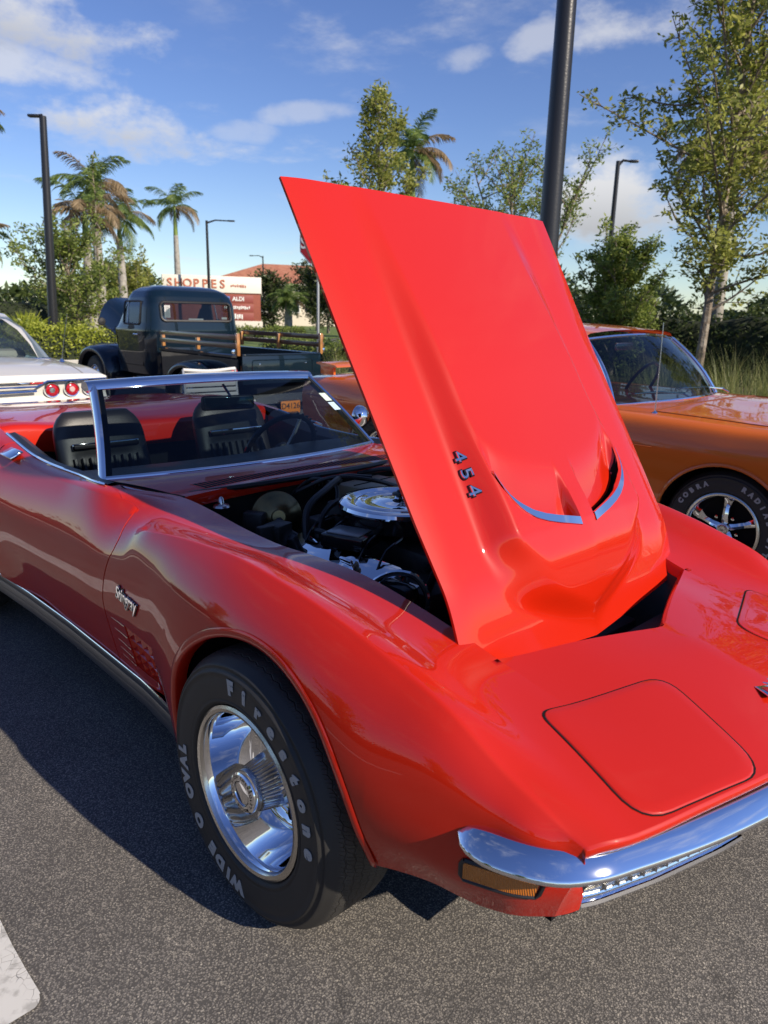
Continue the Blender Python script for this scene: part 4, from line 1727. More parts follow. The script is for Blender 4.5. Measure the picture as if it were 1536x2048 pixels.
def line_mat():
    m = mat('road_paint', (.62, .61, .57), .75, noise=(30, (.42, .41, .38), .50, .68))
    t = m.node_tree
    b = t.nodes['Principled BSDF']
    tc = t.nodes.new('ShaderNodeTexCoord')
    v = t.nodes.new('ShaderNodeTexVoronoi')
    v.feature = 'DISTANCE_TO_EDGE'
    v.inputs['Scale'].default_value = 42
    n = t.nodes.new('ShaderNodeTexNoise')
    n.inputs['Scale'].default_value = 14
    t.links.new(tc.outputs['Object'], n.inputs['Vector'])
    a = t.nodes.new('ShaderNodeVectorMath')
    a.operation = 'MULTIPLY_ADD'
    a.inputs[1].default_value = (.05, .05, .05)
    t.links.new(n.outputs['Color'], a.inputs[0])
    t.links.new(tc.outputs['Object'], a.inputs[2])
    t.links.new(a.outputs[0], v.inputs['Vector'])
    crk0 = ramp_v(t, v.outputs['Distance'], .0, .030)
    brk = t.nodes.new('ShaderNodeTexNoise')
    brk.inputs['Scale'].default_value = 6
    brk.inputs['Detail'].default_value = 5
    t.links.new(tc.outputs['Object'], brk.inputs['Vector'])
    crk = math_n(t, 'MAXIMUM', crk0, ramp_v(t, brk.outputs['Fac'], .42, .58))
    bp = t.nodes.new('ShaderNodeBump')
    bp.inputs['Strength'].default_value = .8
    bp.inputs['Distance'].default_value = .004
    t.links.new(crk, bp.inputs['Height'])
    t.links.new(bp.outputs[0], b.inputs['Normal'])
    src = b.inputs['Base Color'].links[0].from_socket
    mxx = t.nodes.new('ShaderNodeMix')
    mxx.data_type = 'RGBA'
    mxx.inputs[6].default_value = (.20, .19, .18, 1)
    t.links.new(math_n(t, 'MAXIMUM', crk, .45), mxx.inputs[0])
    t.links.new(src, mxx.inputs[7])
    t.links.new(mxx.outputs[2], b.inputs['Base Color'])
    return m


PAINT = line_mat()
# bay line beside the passenger side, its end worn round; other bay lines along the row
rnd = random.Random(2)
for i, y0 in enumerate((-1.435, 1.55, 4.55, -4.4)):
    pts = []
    x0, x1 = -5.2, -.075
    ww = .115
    for k in range(60):
        x = x0 + (x1 - x0 - .03) * k / 59
        pts.append((x, y0 + ww + rnd.uniform(-.003, .003)))
    for a in np.linspace(PI / 2, -PI / 2, 9):
        pts.append((x1 - .03 + .03 * math.cos(a), y0 + (ww - .03) * (1 if a > 0 else -1 if a < 0 else 0) + .03 * math.sin(a)))
    for k in range(59, -1, -1):
        x = x0 + (x1 - x0 - .03) * k / 59
        pts.append((x, y0 - ww + rnd.uniform(-.003, .003)))
    sheet('bay_line', pts, .004, PAINT)

MULCH = mat('mulch', (.055, .036, .022), .95, noise=(7, (.10, .07, .045), .4, .7), bump=(26, 1.0, .03))
LAWN_M = mat('lawn_grass', (.10, .155, .03), .9, noise=(3, (.15, .20, .05), .4, .7), bump=(40, 1, .02))
KERB = mat('kerb_concrete', (.44, .43, .40), .85, noise=(5, (.34, .33, .31), .4, .7), bump=(60, .3, .004))
ROAD_M = mat('far_road', (.19, .185, .18), .9, noise=(1, (.23, .22, .21), .4, .6))


def bed(name, poly, m, kerb=True):
    o = MB()
    n = len(poly)
    o.add([(x, y, .11) for x, y in poly], [tuple(range(n))])
    b_ = o.build(name, m, smooth=False)
    b_['kind'] = 'structure'
    if kerb:
        k = MB()
        P = []
        c = np.mean(np.array(poly), 0)
        for i in range(n):
            p0, p1, p2 = [Vector((*poly[(i + j) % n], 0)) for j in (-1, 0, 1)]
            d1, d2 = (p1 - p0).normalized(), (p2 - p1).normalized()
            nrm = Vector((d1.y, -d1.x, 0)) + Vector((d2.y, -d2.x, 0))
            nrm = nrm / max(nrm.length_squared, .2) * 2 * .5
            if (p1 + nrm - Vector((*c, 0))).length < (p1 - Vector((*c, 0))).length:
                nrm = -nrm
            P.append([p1 + nrm * .16, p1 + nrm * .15 + Vector((0, 0, .12)), p1 + nrm * .13 + Vector((0, 0, .145)), p1 + Vector((0, 0, .145)), p1 + Vector((0, 0, .09))])
        k.grid(P, closed_u=True)
        ko = k.build('kerb', KERB, smooth=False)
        ko['kind'] = 'structure'
    return b_


bed('planting_bed', [(-26, -14), (-18.6, -14), (-17.6, 2), (-17.2, 7.6), (-18.2, 9.0), (-26, 10.5)], MULCH)
bed('planting_bed', [(-8.6, 5.5), (9, 5.1), (9, 15.5), (-13.5, 16.5), (-13.5, 9.6)], MULCH)
bed('traffic_island', [(-28, 13.5), (-21, 13.0), (-17.2, 12.4), (-16.6, 14.6), (-24, 19), (-29, 20)], LAWN_M)
sheet('lawn', [(-90, 10), (-31, 16), (-29, 23), (-60, 60), (-110, 60)], .02, LAWN_M)
sheet('lawn', [(-14, 19), (40, 16), (60, 120), (-60, 120)], .02, LAWN_M)
sheet('road', [(-33, -40), (-29, -40), (-29, 12), (-33, 12)], .012, ROAD_M)
sheet('road', [(-46, -60), (-39, -60), (-37.5, 8), (-45, 10)], .012, ROAD_M)


# ================================================================== foliage helpers
def leaf_material(name, c1, c2, c3, trans=.45, rough=.45):
    if name in MATS:
        return MATS[name]
    m = bpy.data.materials.new(name)
    m.use_nodes = True
    t = m.node_tree
    b = t.nodes['Principled BSDF']
    out = t.nodes['Material Output']
    ge = t.nodes.new('ShaderNodeNewGeometry')
    cr = t.nodes.new('ShaderNodeValToRGB')
    cr.color_ramp.elements[0].color = (*c1, 1)
    cr.color_ramp.elements[1].color = (*c3, 1)
    e = cr.color_ramp.elements.new(.55)
    e.color = (*c2, 1)
    t.links.new(ge.outputs['Random Per Island'], cr.inputs[0])
    t.links.new(cr.outputs[0], b.inputs['Base Color'])
    b.inputs['Roughness'].default_value = rough
    tl = t.nodes.new('ShaderNodeBsdfTranslucent')
    t.links.new(cr.outputs[0], tl.inputs[0])
    mx_ = t.nodes.new('ShaderNodeMixShader')
    mx_.inputs[0].default_value = trans
    t.links.new(b.outputs[0], mx_.inputs[1])
    t.links.new(tl.outputs[0], mx_.inputs[2])
    t.links.new(mx_.outputs[0], out.inputs[0])
    MATS[name] = m
    return m


LEAF_A = leaf_material('leaf_olive', (.18, .215, .040), (.33, .36, .08), (.50, .50, .15), .55)
LEAF_B = leaf_material('leaf_green', (.13, .19, .042), (.25, .32, .074), (.40, .46, .12), .55)
LEAF_D = leaf_material('leaf_dark', (.026, .045, .014), (.052, .080, .022), (.095, .125, .036), .35)
LEAF_H = leaf_material('leaf_lime', (.20, .25, .025), (.36, .41, .045), (.52, .55, .09))
FROND_G = leaf_material('frond_green', (.10, .16, .045), (.17, .25, .065), (.28, .34, .10))
FROND_T = leaf_material('frond_tan', (.24, .18, .10), (.36, .27, .16), (.48, .37, .24))
GRASS_L = leaf_material('grass_blade', (.11, .15, .035), (.23, .27, .08), (.46, .42, .18))
BARK = mat('bark_pale', (.17, .135, .10), .9, noise=(9, (.30, .26, .21), .45, .62), bump=(28, .8, .02))
BARK_P = mat('palm_trunk', (.36, .34, .30), .85, noise=(6, (.26, .24, .21), .4, .65), bump=(20, .5, .02))
CSHAFT = mat('crownshaft', (.17, .24, .05), .5)


def leaves(name, pts, size, m, parent, seed, up=.25, aspect=.42):
    """one crown: a leaf-shaped face at each point"""
    rg = np.random.default_rng(seed)
    pts = np.asarray(pts, float)
    n = len(pts)
    d = rg.normal(size=(n, 3))
    d[:, 2] = d[:, 2] * .6 + up
    d /= np.linalg.norm(d, axis=1)[:, None]
    nn = rg.normal(size=(n, 3))
    nn[:, 2] += .8
    s = np.cross(d, nn)
    s /= np.maximum(np.linalg.norm(s, axis=1), 1e-6)[:, None]
    L = (size * rg.uniform(.65, 1.25, n))[:, None]
    w = L * aspect * .5
    V = np.stack([pts, pts + d * L * .5 + s * w, pts + d * L, pts + d * L * .5 - s * w], 1).reshape(-1, 3)
    me = bpy.data.meshes.new(name)
    me.vertices.add(4 * n)
    me.vertices.foreach_set('co', V.ravel())
    me.loops.add(4 * n)
    me.loops.foreach_set('vertex_index', np.arange(4 * n))
    me.polygons.add(n)
    me.polygons.foreach_set('loop_start', np.arange(n) * 4)
    me.polygons.foreach_set('loop_total', np.full(n, 4))
    me.update()
    me.materials.append(m)
    o = bpy.data.objects.new(name, me)
    return link(o, parent)


def tree(name, label, base, H, spread, z0, nb, nleaf, leaf, m, seed, tr=.07, shape=1.0, group=None, multi=1, gap=.35, upang=.6):
    rg = np.random.default_rng(seed)
    root = thing(name, label, 'tree', base, group=group)
    tb = MB()
    L = []
    for q in range(multi):
        off = np.array([0, 0, 0.]) if multi == 1 else np.array([math.cos(q * 2.4), math.sin(q * 2.4), 0]) * .12
        ln = rg.normal(size=2) * (.03 if multi == 1 else .16)
        nz = 12
        tp = []
        for k in range(nz + 1):
            t = k / nz
            w = rg.normal(size=2) * .035 * H * .12
            tp.append(off + np.array([ln[0] * t * H + w[0] * t, ln[1] * t * H + w[1] * t, t * H]))
        trk = curve_pts(tp, 30)
        tb.tube(trk, [tr * (1 - .9 * t) + .006 for t in np.linspace(0, 1, 30)], 8)
        nbq = nb // multi
        for b in range(nbq):
            t = z0 / H + (1 - z0 / H) * (b + rg.random()) / nbq
            t = min(t, .985)
            p0 = trk[int(t * 29)]
            rel = (t * H - z0) / (H - z0)
            prof = (math.sin(PI * min(1, (.18 + rel * .82)))**.8) if shape == 1.0 else (1 - rel)**.7 + .12
            ln_ = spread * prof * rg.uniform(.55, 1.1)
            az = b * 2.39996 + rg.normal() * .4
            el = upang + rg.normal() * .25 + .3 * rel
            d = np.array([math.cos(az) * math.cos(el), math.sin(az) * math.cos(el), math.sin(el)])
            p1 = p0 + d * ln_ * .5 + rg.normal(size=3) * .04 * ln_
            p2 = p0 + d * ln_ + np.array([0, 0, .10 * ln_]) + rg.normal(size=3) * .07 * ln_
            bp_ = curve_pts([p0, p1, p2], 8)
            tb.tube(bp_, [tr * .30 * (1 - .85 * s) + .003 for s in np.linspace(0, 1, 8)], 5)
            ns = max(4, int(ln_ * 7))
            for s_ in range(ns):
                u = gap + (1 - gap) * (s_ + rg.random()) / ns
                q0 = bp_[int(u * 7)]
                dd = d * .5 + rg.normal(size=3) * .7
                dd[2] += .25
                dd /= np.linalg.norm(dd)
                sl = .28 * spread * rg.uniform(.35, 1.0) * (1.15 - .5 * u)
                q1 = q0 + dd * sl
                tb.tube([q0, (q0 + q1) / 2 + rg.normal(size=3) * .02, q1], [.009, .006, .003], 4, cap=False)
                L.append((q0, q1))
    tot = sum(np.linalg.norm(b - a) + .1 for a, b in L)
    P = []
    for a, b in L:
        k = max(2, int(nleaf * (np.linalg.norm(b - a) + .1) / tot))
        u = rg.random(k)[:, None]**.7
        P.append(a + (b - a) * u + rg.normal(size=(k, 3)) * leaf * .55)
    tb.build('trunk', BARK, root)
    leaves('crown', np.concatenate(P), leaf, m, root, seed + 1)
    return root


def palm(name, label, base, H, crown, seed, nf=15, tan=.4, tr=.16, group=None, shaft=True):
    rg = np.random.default_rng(seed)
    root = thing(name, label, 'palm tree', base, group=group)
    mb = MB()
    hs = H * (.78 if shaft else .98)
    zs = np.linspace(0, hs, 16)
    mb.lathe([(tr * (1.25 - .35 * (z / hs) + .15 * math.sin(PI * z / hs)) * (1 - .04 * (i % 2)), z) for i, z in enumerate(zs)], (0, 0, 0), 'Z', 12)
    mb.build('trunk', BARK_P, root)
    if shaft:
        mb = MB().lathe([(tr * .80, hs), (tr * .85, hs + .1), (tr * .62, H * .9), (tr * .35, H)], (0, 0, 0), 'Z', 12)
        mb.build('crownshaft', CSHAFT, root)
    for k in range(nf):
        az = k * 2.39996 + rg.normal() * .15
        rel = k / nf
        el = R_(78 - 95 * rel + rg.normal() * 6)
        ln = crown * rg.uniform(.95, 1.25)
        d = np.array([math.cos(az), math.sin(az), 0])
        pts = []
        p = np.array([0, 0, H])
        n = 14
        for i in range(n + 1):
            pts.append(p.copy())
            e = el - (1.45 + .6 * rel) * (i / n)**1.3
            p = p + (d * math.cos(e) + np.array([0, 0, math.sin(e)])) * ln / n
        pts = np.array(pts)
        fb = MB()
        fb.tube(pts, [.022 * (1 - .85 * i / n) for i in range(n + 1)], 4, cap=False)
        side = np.array([-d[1], d[0], 0])
        for i in range(44):
            t = .10 + .9 * i / 44
            c = pts[min(int(t * n), n)] * (1 - (t * n) % 1) + pts[min(int(t * n) + 1, n)] * ((t * n) % 1)
            tg = pts[min(int(t * n) + 1, n)] - pts[max(int(t * n) - 1, 0)]
            tg /= np.linalg.norm(tg)
            ll = ln * .26 * math.sin(PI * (t * .86 + .12))**.7 + .04
            for s in (-1, 1):
                dr = side * s + tg * .75 + np.array([0, 0, -.45 - .5 * rel + rg.normal() * .22])
                dr /= np.linalg.norm(dr)
                wv = tg * .030
                c2 = c + dr * ll * .6
                c3 = c + dr * ll + np.array([0, 0, -ll * .18])
                fb.add([c - wv * .5, c + wv * .5, c2 + wv * .5, c3, c2 - wv * .5], [(0, 1, 2, 3, 4)])
        fb.build('frond', FROND_T if rg.random() < tan * (.4 + rel) else FROND_G, root, smooth=False)
    return root


def rot_pt(p, a):
    return (p[0] * math.cos(a) - p[1] * math.sin(a), p[0] * math.sin(a) + p[1] * math.cos(a))


def hedge(name, label, a, b, depth, h, n, leaf, m, seed, z0=.1):
    """clipped or loose hedge along a-b"""
    rg = np.random.default_rng(seed)
    A, B = np.array([*a, 0.]), np.array([*b, 0.])
    Ld = np.linalg.norm(B - A)
    d = (B - A) / Ld
    nrm = np.array([-d[1], d[0], 0])
    u = rg.random(n) * Ld
    # lumpy outline
    lum = .10 * np.sin(u * 2.1 + seed) + .08 * np.sin(u * 4.7) + .05 * np.sin(u * 9.1)
    ang = rg.random(n) * PI
    r = rg.random(n)**.35
    w = np.cos(ang) * depth / 2 * r
    z = z0 + (np.abs(np.sin(ang))**.55) * (h + lum * h * .8 - z0) * r + rg.normal(size=n) * .05
    P = A + d * u[:, None] + nrm * w[:, None]
    P[:, 2] = np.maximum(z, z0)
    root = thing(name, label, 'hedge', tuple(A))
    leaves('foliage', P - A, leaf, m, root, seed + 3)
    core = MB()
    G = []
    for k in range(25):
        c = d * Ld * k / 24
        hh = h * (.84 + .05 * math.sin(k * 1.7))
        G.append([c + nrm * depth * .42 * math.cos(q) + np.array([0, 0, z0 + (hh - z0) * math.sin(q)**.6]) for q in np.linspace(0.001, PI - .001, 9)])
    core.grid(G)
    core.build('branches', mat('hedge_core', (.018, .026, .010), .95), root)
    return root

# ================================================================== generic vehicle shell
class Shell:
    def __init__(s, keys, T):
        """keys: (x, [(w, z) ...]) half sections from the centre line to the sill; T maps local to scene"""
        s.T = T
        s.n = len(keys[0][1])
        s.k = herm([k[0] for k in keys], [np.array(k[1]).ravel() for k in keys])
        s.c = {}

    def sec(s, x):
        q = round(float(x), 5)
        if q not in s.c:
            P = s.k(q)[0].reshape(-1, 2)
            t = np.concatenate([[0], np.cumsum(np.linalg.norm(np.diff(P, axis=0), axis=1))])
            h = herm(t, P)
            s.c[q] = lambda v, h=h, t=t: h(np.interp(np.atleast_1d(v), np.arange(len(t)), t))
        return s.c[q]

    def row(s, x, vs, side):
        q = s.sec(x)(vs)
        return [s.T(Vector((x, side * a, b))) for a, b in q]

    def vz(s, x, z, lo):
        hi = s.n - 1
        for _ in range(26):
            m = (lo + hi) / 2
            if s.sec(x)(m)[0][1] > z:
                lo = m
            else:
                hi = m
        return (lo + hi) / 2

    def pt(s, x, z, off, side, lo=3.0):
        q = s.sec(x)(s.vz(x, z, lo))[0]
        return s.T(Vector((x, side * (q[0] + off), q[1])))

    def mesh(s, x0, x1, arches, side, v0=0, vmid=3.0, nx=10):
        mb = MB()
        cuts = sorted([x0, x1] + [a[0] - a[2] for a in arches] + [a[0] + a[2] for a in arches])
        cuts = [c for c in cuts if x0 - 1e-6 <= c <= x1 + 1e-6]
        top = np.concatenate([np.linspace(v0, vmid, 24)])
        for a, b in zip(cuts[:-1], cuts[1:]):
            m = (a + b) / 2
            ar = [q for q in arches if abs(m - q[0]) < q[2]]
            if ar:
                xs = ar[0][0] + ar[0][2] * np.cos(np.linspace(PI, 0, 25))
            else:
                xs = np.linspace(a, b, max(3, int((b - a) / .12) + 2))
            G = []
            for x in xs:
                vc = s.n - 1
                if ar:
                    za = ar[0][1] + math.sqrt(max(ar[0][2]**2 - (x - ar[0][0])**2, 0))
                    vc = s.vz(x, za, vmid)
                G.append(s.row(x, np.concatenate([top, np.linspace(vmid, vc, 18)[1:]]), side))
            mb.grid(G, flip=side > 0)
        return mb


# ================================================================== orange car alongside
OC = thing('coupe', 'orange two-door hardtop with rear spoiler parked beyond the red car', 'car', (-.22, 3.24, 0))
ident = lambda p: p
OK_ = [
    (.98, [(0, .74), (.45, .745), (.74, .735), (.80, .72), (.83, .70), (.88, .64), (.90, .50), (.86, .30)]),
    (.60, [(0, .865), (.45, .872), (.80, .868), (.85, .862), (.885, .845), (.925, .78), (.935, .55), (.90, .27)]),
    (.00, [(0, .905), (.45, .908), (.82, .898), (.865, .892), (.90, .872), (.935, .80), (.950, .58), (.91, .26)]),
    (-.60, [(0, .93), (.45, .928), (.82, .908), (.868, .901), (.902, .880), (.938, .80), (.950, .58), (.905, .25)]),
    (-1.2, [(0, .93), (.45, .93), (.81, .918), (.858, .910), (.895, .885), (.935, .80), (.948, .57), (.90, .25)]),
    (-2.2, [(0, .93), (.45, .93), (.81, .920), (.858, .912), (.897, .888), (.940, .81), (.955, .58), (.905, .25)]),
    (-2.75, [(0, .945), (.45, .94), (.82, .922), (.866, .914), (.905, .890), (.948, .81), (.962, .60), (.915, .27)]),
    (-3.30, [(0, .935), (.45, .932), (.82, .908), (.862, .900), (.900, .876), (.938, .80), (.950, .60), (.90, .32)]),
    (-3.74, [(0, .90), (.45, .895), (.79, .872), (.83, .864), (.86, .84), (.895, .77), (.90, .62), (.85, .38)]),
]
osh = Shell(OK_, ident)
OAR = [(0, .33, .365), (-2.70, .33, .36)]
for side in (-1, 1):
    osh.mesh(-3.74, .98, OAR, side, 0, 4.0).build('body_side', ORANGE, OC, merge=1e-4, sharp=45)
    for a in OAR:
        lp = MB()
        lp.tube([osh.pt(a[0] + a[2] * math.cos(q), a[1] + a[2] * math.sin(q), .002, side) for q in np.linspace(PI * .98, PI * .02, 30)], .010, 6)
        lp.build('arch_lip', ORANGE, OC)
        wl = MB()
        wl.grid([[(a[0] + (a[2] + .02) * math.cos(q), side * w, a[1] + (a[2] + .02) * math.sin(q)) for w in (.90, .55)] for q in np.linspace(PI * 1.1, -PI * .1, 20)])
        wl.box((a[0], side * .55, .40), (.8, .02, .6))
        wl.build('wheel_well', DARK, OC)
for x in (0, -2.70):
    for side in (-1, 1):
        build_wheel('wheel', OC, (x, .33), side, .895, tyre_r=.33, rim_r=.205, spokes='five',
                    letters=(('COBRA', -62, 9.5), ('RADIAL G/T', 22, 9.5)) if (side < 0 and x == 0) else (), lettersize=.036, letter_r=.262)
MB().grid([osh.row(-3.74, np.linspace(7, 0, 24), -1) + osh.row(-3.74, np.linspace(0, 7, 24), 1)[1:], [(-3.76, p.y * .3, .6 + (p.z - .6) * .3) for p in osh.row(-3.74, np.linspace(7, 0, 24), -1) + osh.row(-3.74, np.linspace(0, 7, 24), 1)[1:]]]).build('tail_panel', ORANGE, OC)
MB().grid([osh.row(.98, np.linspace(7, 0, 24), -1) + osh.row(.98, np.linspace(0, 7, 24), 1)[1:], [(1.0, p.y * .3, .55 + (p.z - .55) * .3) for p in osh.row(.98, np.linspace(7, 0, 24), -1) + osh.row(.98, np.linspace(0, 7, 24), 1)[1:]]]).build('front_panel', BLACK, OC)
MB().box((-1.4, 0, .24), (4.4, 1.7, .03)).build('underbody', DARK, OC)
# hood: raised panel edge lines
for side in (-1, 1):
    g = MB()
    g.tube([osh.row(x, [2.0 - .15], side)[0] + Vector((0, 0, .0005)) for x in np.linspace(-.52, .94, 20)], .004, 5)
    g.build('hood_gap', mat('orange_gap', (.10, .02, .004), .7), OC)
g = MB()
g.tube([osh.row(-.52, [v], -1)[0] + Vector((0, 0, .001)) for v in np.linspace(1.85, 0, 14)] + [osh.row(-.52, [v], 1)[0] + Vector((0, 0, .001)) for v in np.linspace(0, 1.85, 14)[1:]], .004, 5)
g.build('hood_gap', mat('orange_gap'), OC)
# flank crease
for side in (-1, 1):
    g = MB()
    g.tube([osh.pt(x, .735, .0, side) for x in np.linspace(-3.66, -3.10, 12)], .006, 5)
    g.tube([osh.pt(x, .735, .0, side) for x in np.linspace(-2.28, -.42, 26)], .006, 5)
    g.build('body_crease', ORANGE, OC)
    dg = MB()
    for xx in (-.78, -1.92):
        dg.tube([osh.pt(xx, z, .0, side) for z in np.linspace(.89, .30, 14)], .0035, 5)
    dg.build('door_gap', mat('orange_gap'), OC)


def o_base(t):
    y = -.74 + 1.48 * t
    k = 1 - (y / .74)**2
    return Vector((-.80 + .16 * k, y, .915 + .020 * k))


def o_head(t):
    y = -.60 + 1.20 * t
    k = 1 - (y / .60)**2
    return Vector((-1.12 + .07 * k, y, 1.300 + .030 * k))


gg = [[o_base(t).lerp(o_head(t), s) + Vector((.03 * math.sin(PI * s), 0, .01 * math.sin(PI * s))) for t in np.linspace(0, 1, 25)] for s in np.linspace(0, 1, 10)]
ogl = MB().grid(gg).build('windscreen', GLASS_T, OC)
MB().tube([g for g in gg[0]], .010, 6).build('lower_moulding', CHROME, ogl)
MB().tube([g for g in gg[-1]], .011, 6).build('upper_moulding', CHROME, ogl)
for k in (0, -1):
    MB().tube([g[k] + Vector((0, (-.006 if k == 0 else .006), 0)) for g in gg], .016, 8).build('pillar_moulding', CHROME, ogl)
# roof
rf = []
for s in np.linspace(0, 1, 14):
    x = -1.13 - 1.15 * s
    row = []
    for t in np.linspace(-1, 1, 23):
        w = .615 - .02 * s
        zc = 1.352 + .048 * math.sin(PI * min(1, s * .8 + .05))**.7 - .05 * max(0, s - .7)
        h = o_head((t + 1) / 2)
        row.append(Vector((x + .07 * (1 - t * t) * (1 - s), t * w, zc - .034 * abs(t)**2.5 - .02 * max(0, abs(t) - .93) / .07)))
    rf.append(row)
MB().grid(rf, flip=True).build('roof', ORANGE, OC, sharp=None)
for side in (-1, 1):
    MB().tube([(r[0] if side < 0 else r[-1]) + Vector((0, side * .006, -.006)) for r in rf], .009, 6).build('drip_rail', CHROME, OC)
    # sail panel
    cp = MB()
    a = [Vector((-2.10, side * .60, 1.315)), Vector((-2.28, side * .595, 1.29))]
    b = [Vector((-2.42, side * .83, .915)), Vector((-2.82, side * .80, .925))]
    cp.grid([[a[0].lerp(b[0], s) + Vector((0, side * .02 * math.sin(PI * s), 0)), a[1].lerp(b[1], s) + Vector((0, side * .02 * math.sin(PI * s), 0))] for s in np.linspace(0, 1, 8)], flip=side > 0)
    cp.build('sail_panel', ORANGE, OC)
MB().grid([[Vector((-2.27, y, 1.30)).lerp(Vector((-2.81 - .05 * (1 - (y / .6)**2), y * 1.3, .93)), s) for y in np.linspace(-.58, .58, 12)] for s in np.linspace(0, 1, 6)]).build('rear_window', GLASS, OC)
# cabin: dash, seats, steering wheel, mirror
cb = MB().box((-1.75, 0, .50), (1.8, 1.6, .06))
cb.box((-.93, 0, .86), (.34, 1.40, .10), .03)
cb.build('cabin', LEATHER, OC)
for sy in (-.38, .38):
    MB().box((-1.80, sy, .80), (.16, .56, .46), .06, Matrix.Rotation(R_(-12), 3, 'Y')).build('seat', LEATHER, OC)
MB().box((-2.38, 0, .78), (.16, 1.2, .42), .06).build('rear_seat', LEATHER, OC)
sc_ = Vector((-1.22, .38, .955))
Rs = Matrix.Rotation(R_(-62), 3, 'Y')
MB().tube([sc_ + Rs @ Vector((.19 * math.cos(a), .19 * math.sin(a), 0)) for a in np.linspace(0, 2 * PI, 33)], .012, 6, cap=False).build('steering_wheel', BLACKG, OC)
MB().box((-1.19, .02, 1.245), (.02, .24, .055), .012).build('inside_mirror', CHROME_D, OC)
# wipers, antenna
for y0, y1 in ((-.50, .02), (.18, .66)):
    w = MB()
    p0, p1 = Vector((-.72, y1, .955)), Vector((-.80, y0, .975))
    w.tube([p0 + Vector((.05, 0, -.02)), p0, p0.lerp(p1, .5) + Vector((0, 0, .012)), p1], .006, 6)
    w.tube([p0.lerp(p1, .0) + Vector((-.012, .06, .0)), p0.lerp(p1, 1.1) + Vector((-.012, 0, .0))], .005, 5)
    w.build('wiper', CHROME, OC)
an = MB().lathe([(.022, 0), (.018, .008), (.008, .014), (.005, .02), (0, .02)], (-.50, -.80, .902), 'Z', 14)
an.build('antenna_base', CHROME, OC)
MB().tube([(-.50, -.80, .91), (-.505, -.80, 1.20), (-.512, -.80, 1.42)], [.0035, .003, .0022], 6).build('antenna', CHROME_D, OC)
# rear spoiler across the deck, on end plates
sp = MB()
P = []
for t in np.linspace(-1, 1, 21):
    y = t * .86
    x = -3.44 - .06 * (1 - abs(t))
    z = .992
    P.append([(x + .13, y, z - .010), (x + .10, y, z + .006), (x - .08, y, z + .022), (x - .15, y, z + .020), (x - .15, y, z + .008), (x - .02, y, z - .014)])
sp.grid(P, closed_v=True)
sp.f.append(tuple(range(6)))
sp.f.append(tuple(len(sp.v) - 6 + k for k in range(6))[::-1])
spo = sp.build('spoiler', ORANGE, OC, sharp=30)
for y in (-.82, 0, .82):
    MB().box((-3.48, y, .952), (.18, .025, .08), .006).build('spoiler_stand', ORANGE, spo)

# ================================================================== white sedan, tail towards us
WC = thing('sedan', 'white finned sedan with three round red tail lamps a side, tail towards the red car', 'car', (-5.50, .27, 0), PI)
# local x = distance forwards from the tail (the root is turned round)
WK = [
    (.00, [(0, .845), (.50, .842), (.84, .835), (.93, .828), (.965, .81), (.985, .74), (.985, .60), (.95, .42)]),
    (.25, [(0, .905), (.50, .895), (.86, .872), (.945, .862), (.985, .835), (1.00, .74), (1.00, .58), (.96, .34)]),
    (.70, [(0, .945), (.50, .935), (.86, .898), (.945, .885), (.988, .855), (1.005, .74), (1.00, .56), (.96, .30)]),
    (1.3, [(0, .955), (.50, .950), (.86, .915), (.945, .900), (.990, .868), (1.008, .75), (1.00, .55), (.96, .28)]),
    (3.0, [(0, .955), (.50, .950), (.86, .915), (.945, .900), (.990, .868), (1.008, .75), (1.00, .55), (.96, .28)]),
    (5.2, [(0, .88), (.50, .885), (.86, .875), (.945, .865), (.980, .83), (.99, .72), (.98, .52), (.93, .30)]),
]
wsh = Shell(WK, ident)
for side in (-1, 1):
    wsh.mesh(0, 5.2, [(1.25, .33, .36), (4.27, .33, .37)], side, 0, 4.0).build('body_side', WHITE, WC, merge=1e-4, sharp=45)
    for x in (1.25, 4.27):
        build_wheel('wheel', WC, (x, .33), side, .90, tyre_r=.33, rim_r=.19, spokes='five')
# tail face with recessed cove
vs = np.linspace(7, 0, 22)
tt = [Vector((0, q.y, q.z)) for q in wsh.row(0, np.linspace(4.0, 0, 16), -1) + wsh.row(0, np.linspace(0, 4.0, 16), 1)[1:]]
rows = [tt]
for dx, z in ((-.018, .80), (-.018, .785), (.03, .775), (.045, .66), (.02, .615), (-.015, .60), (-.02, .565), (.02, .55), (.03, .40)):
    rows.append([Vector((dx, math.copysign(min(abs(p.y) * 1.0, .985 - .03 * (z > .78)), p.y) if abs(p.y) > .9 else p.y, min(z, p.z - .002 * (1 + len(rows))))) for p in tt])
MB().grid(rows).build('tail_panel', WHITE, WC, sharp=35)
for side in (-1, 1):
    for k, off in enumerate((.47, .645, .815)):
        lp = MB().lathe([(.068, .03), (.070, -.012), (.064, -.022), (.056, -.020), (.053, -.010)], (.03, side * off, .705), 'X', 28)
        lo = lp.build('tail_lamp', CHROME, WC, sharp=40)
        inner = mat('clear_lens', (.55, .40, .38), .15, coat=1) if k == 1 else REDLENS
        MB().lathe([(.055, -.008), (.045, -.016), (.025, -.020), (0, -.021)], (.03, side * off, .705), 'X', 24).build('lens', REDLENS, lo)
        MB().lathe([(.026, -.020), (.022, -.026), (0, -.027)], (.03, side * off, .705), 'X', 18).build('reflector', inner if k == 1 else CHROME_D, lo)
    tr = MB().tube([(-.022, side * y, z) for y, z in ((.0, .745), (.33, .745), (.42, .790), (.95, .795))], .008, 6)
    tr.build('cove_trim', CHROME, WC)
    tr = MB().tube([(-.005, side * y, z) for y, z in ((.0, .70), (.33, .705))], .010, 6)
    tr.build('cove_trim_lower', CHROME, WC)
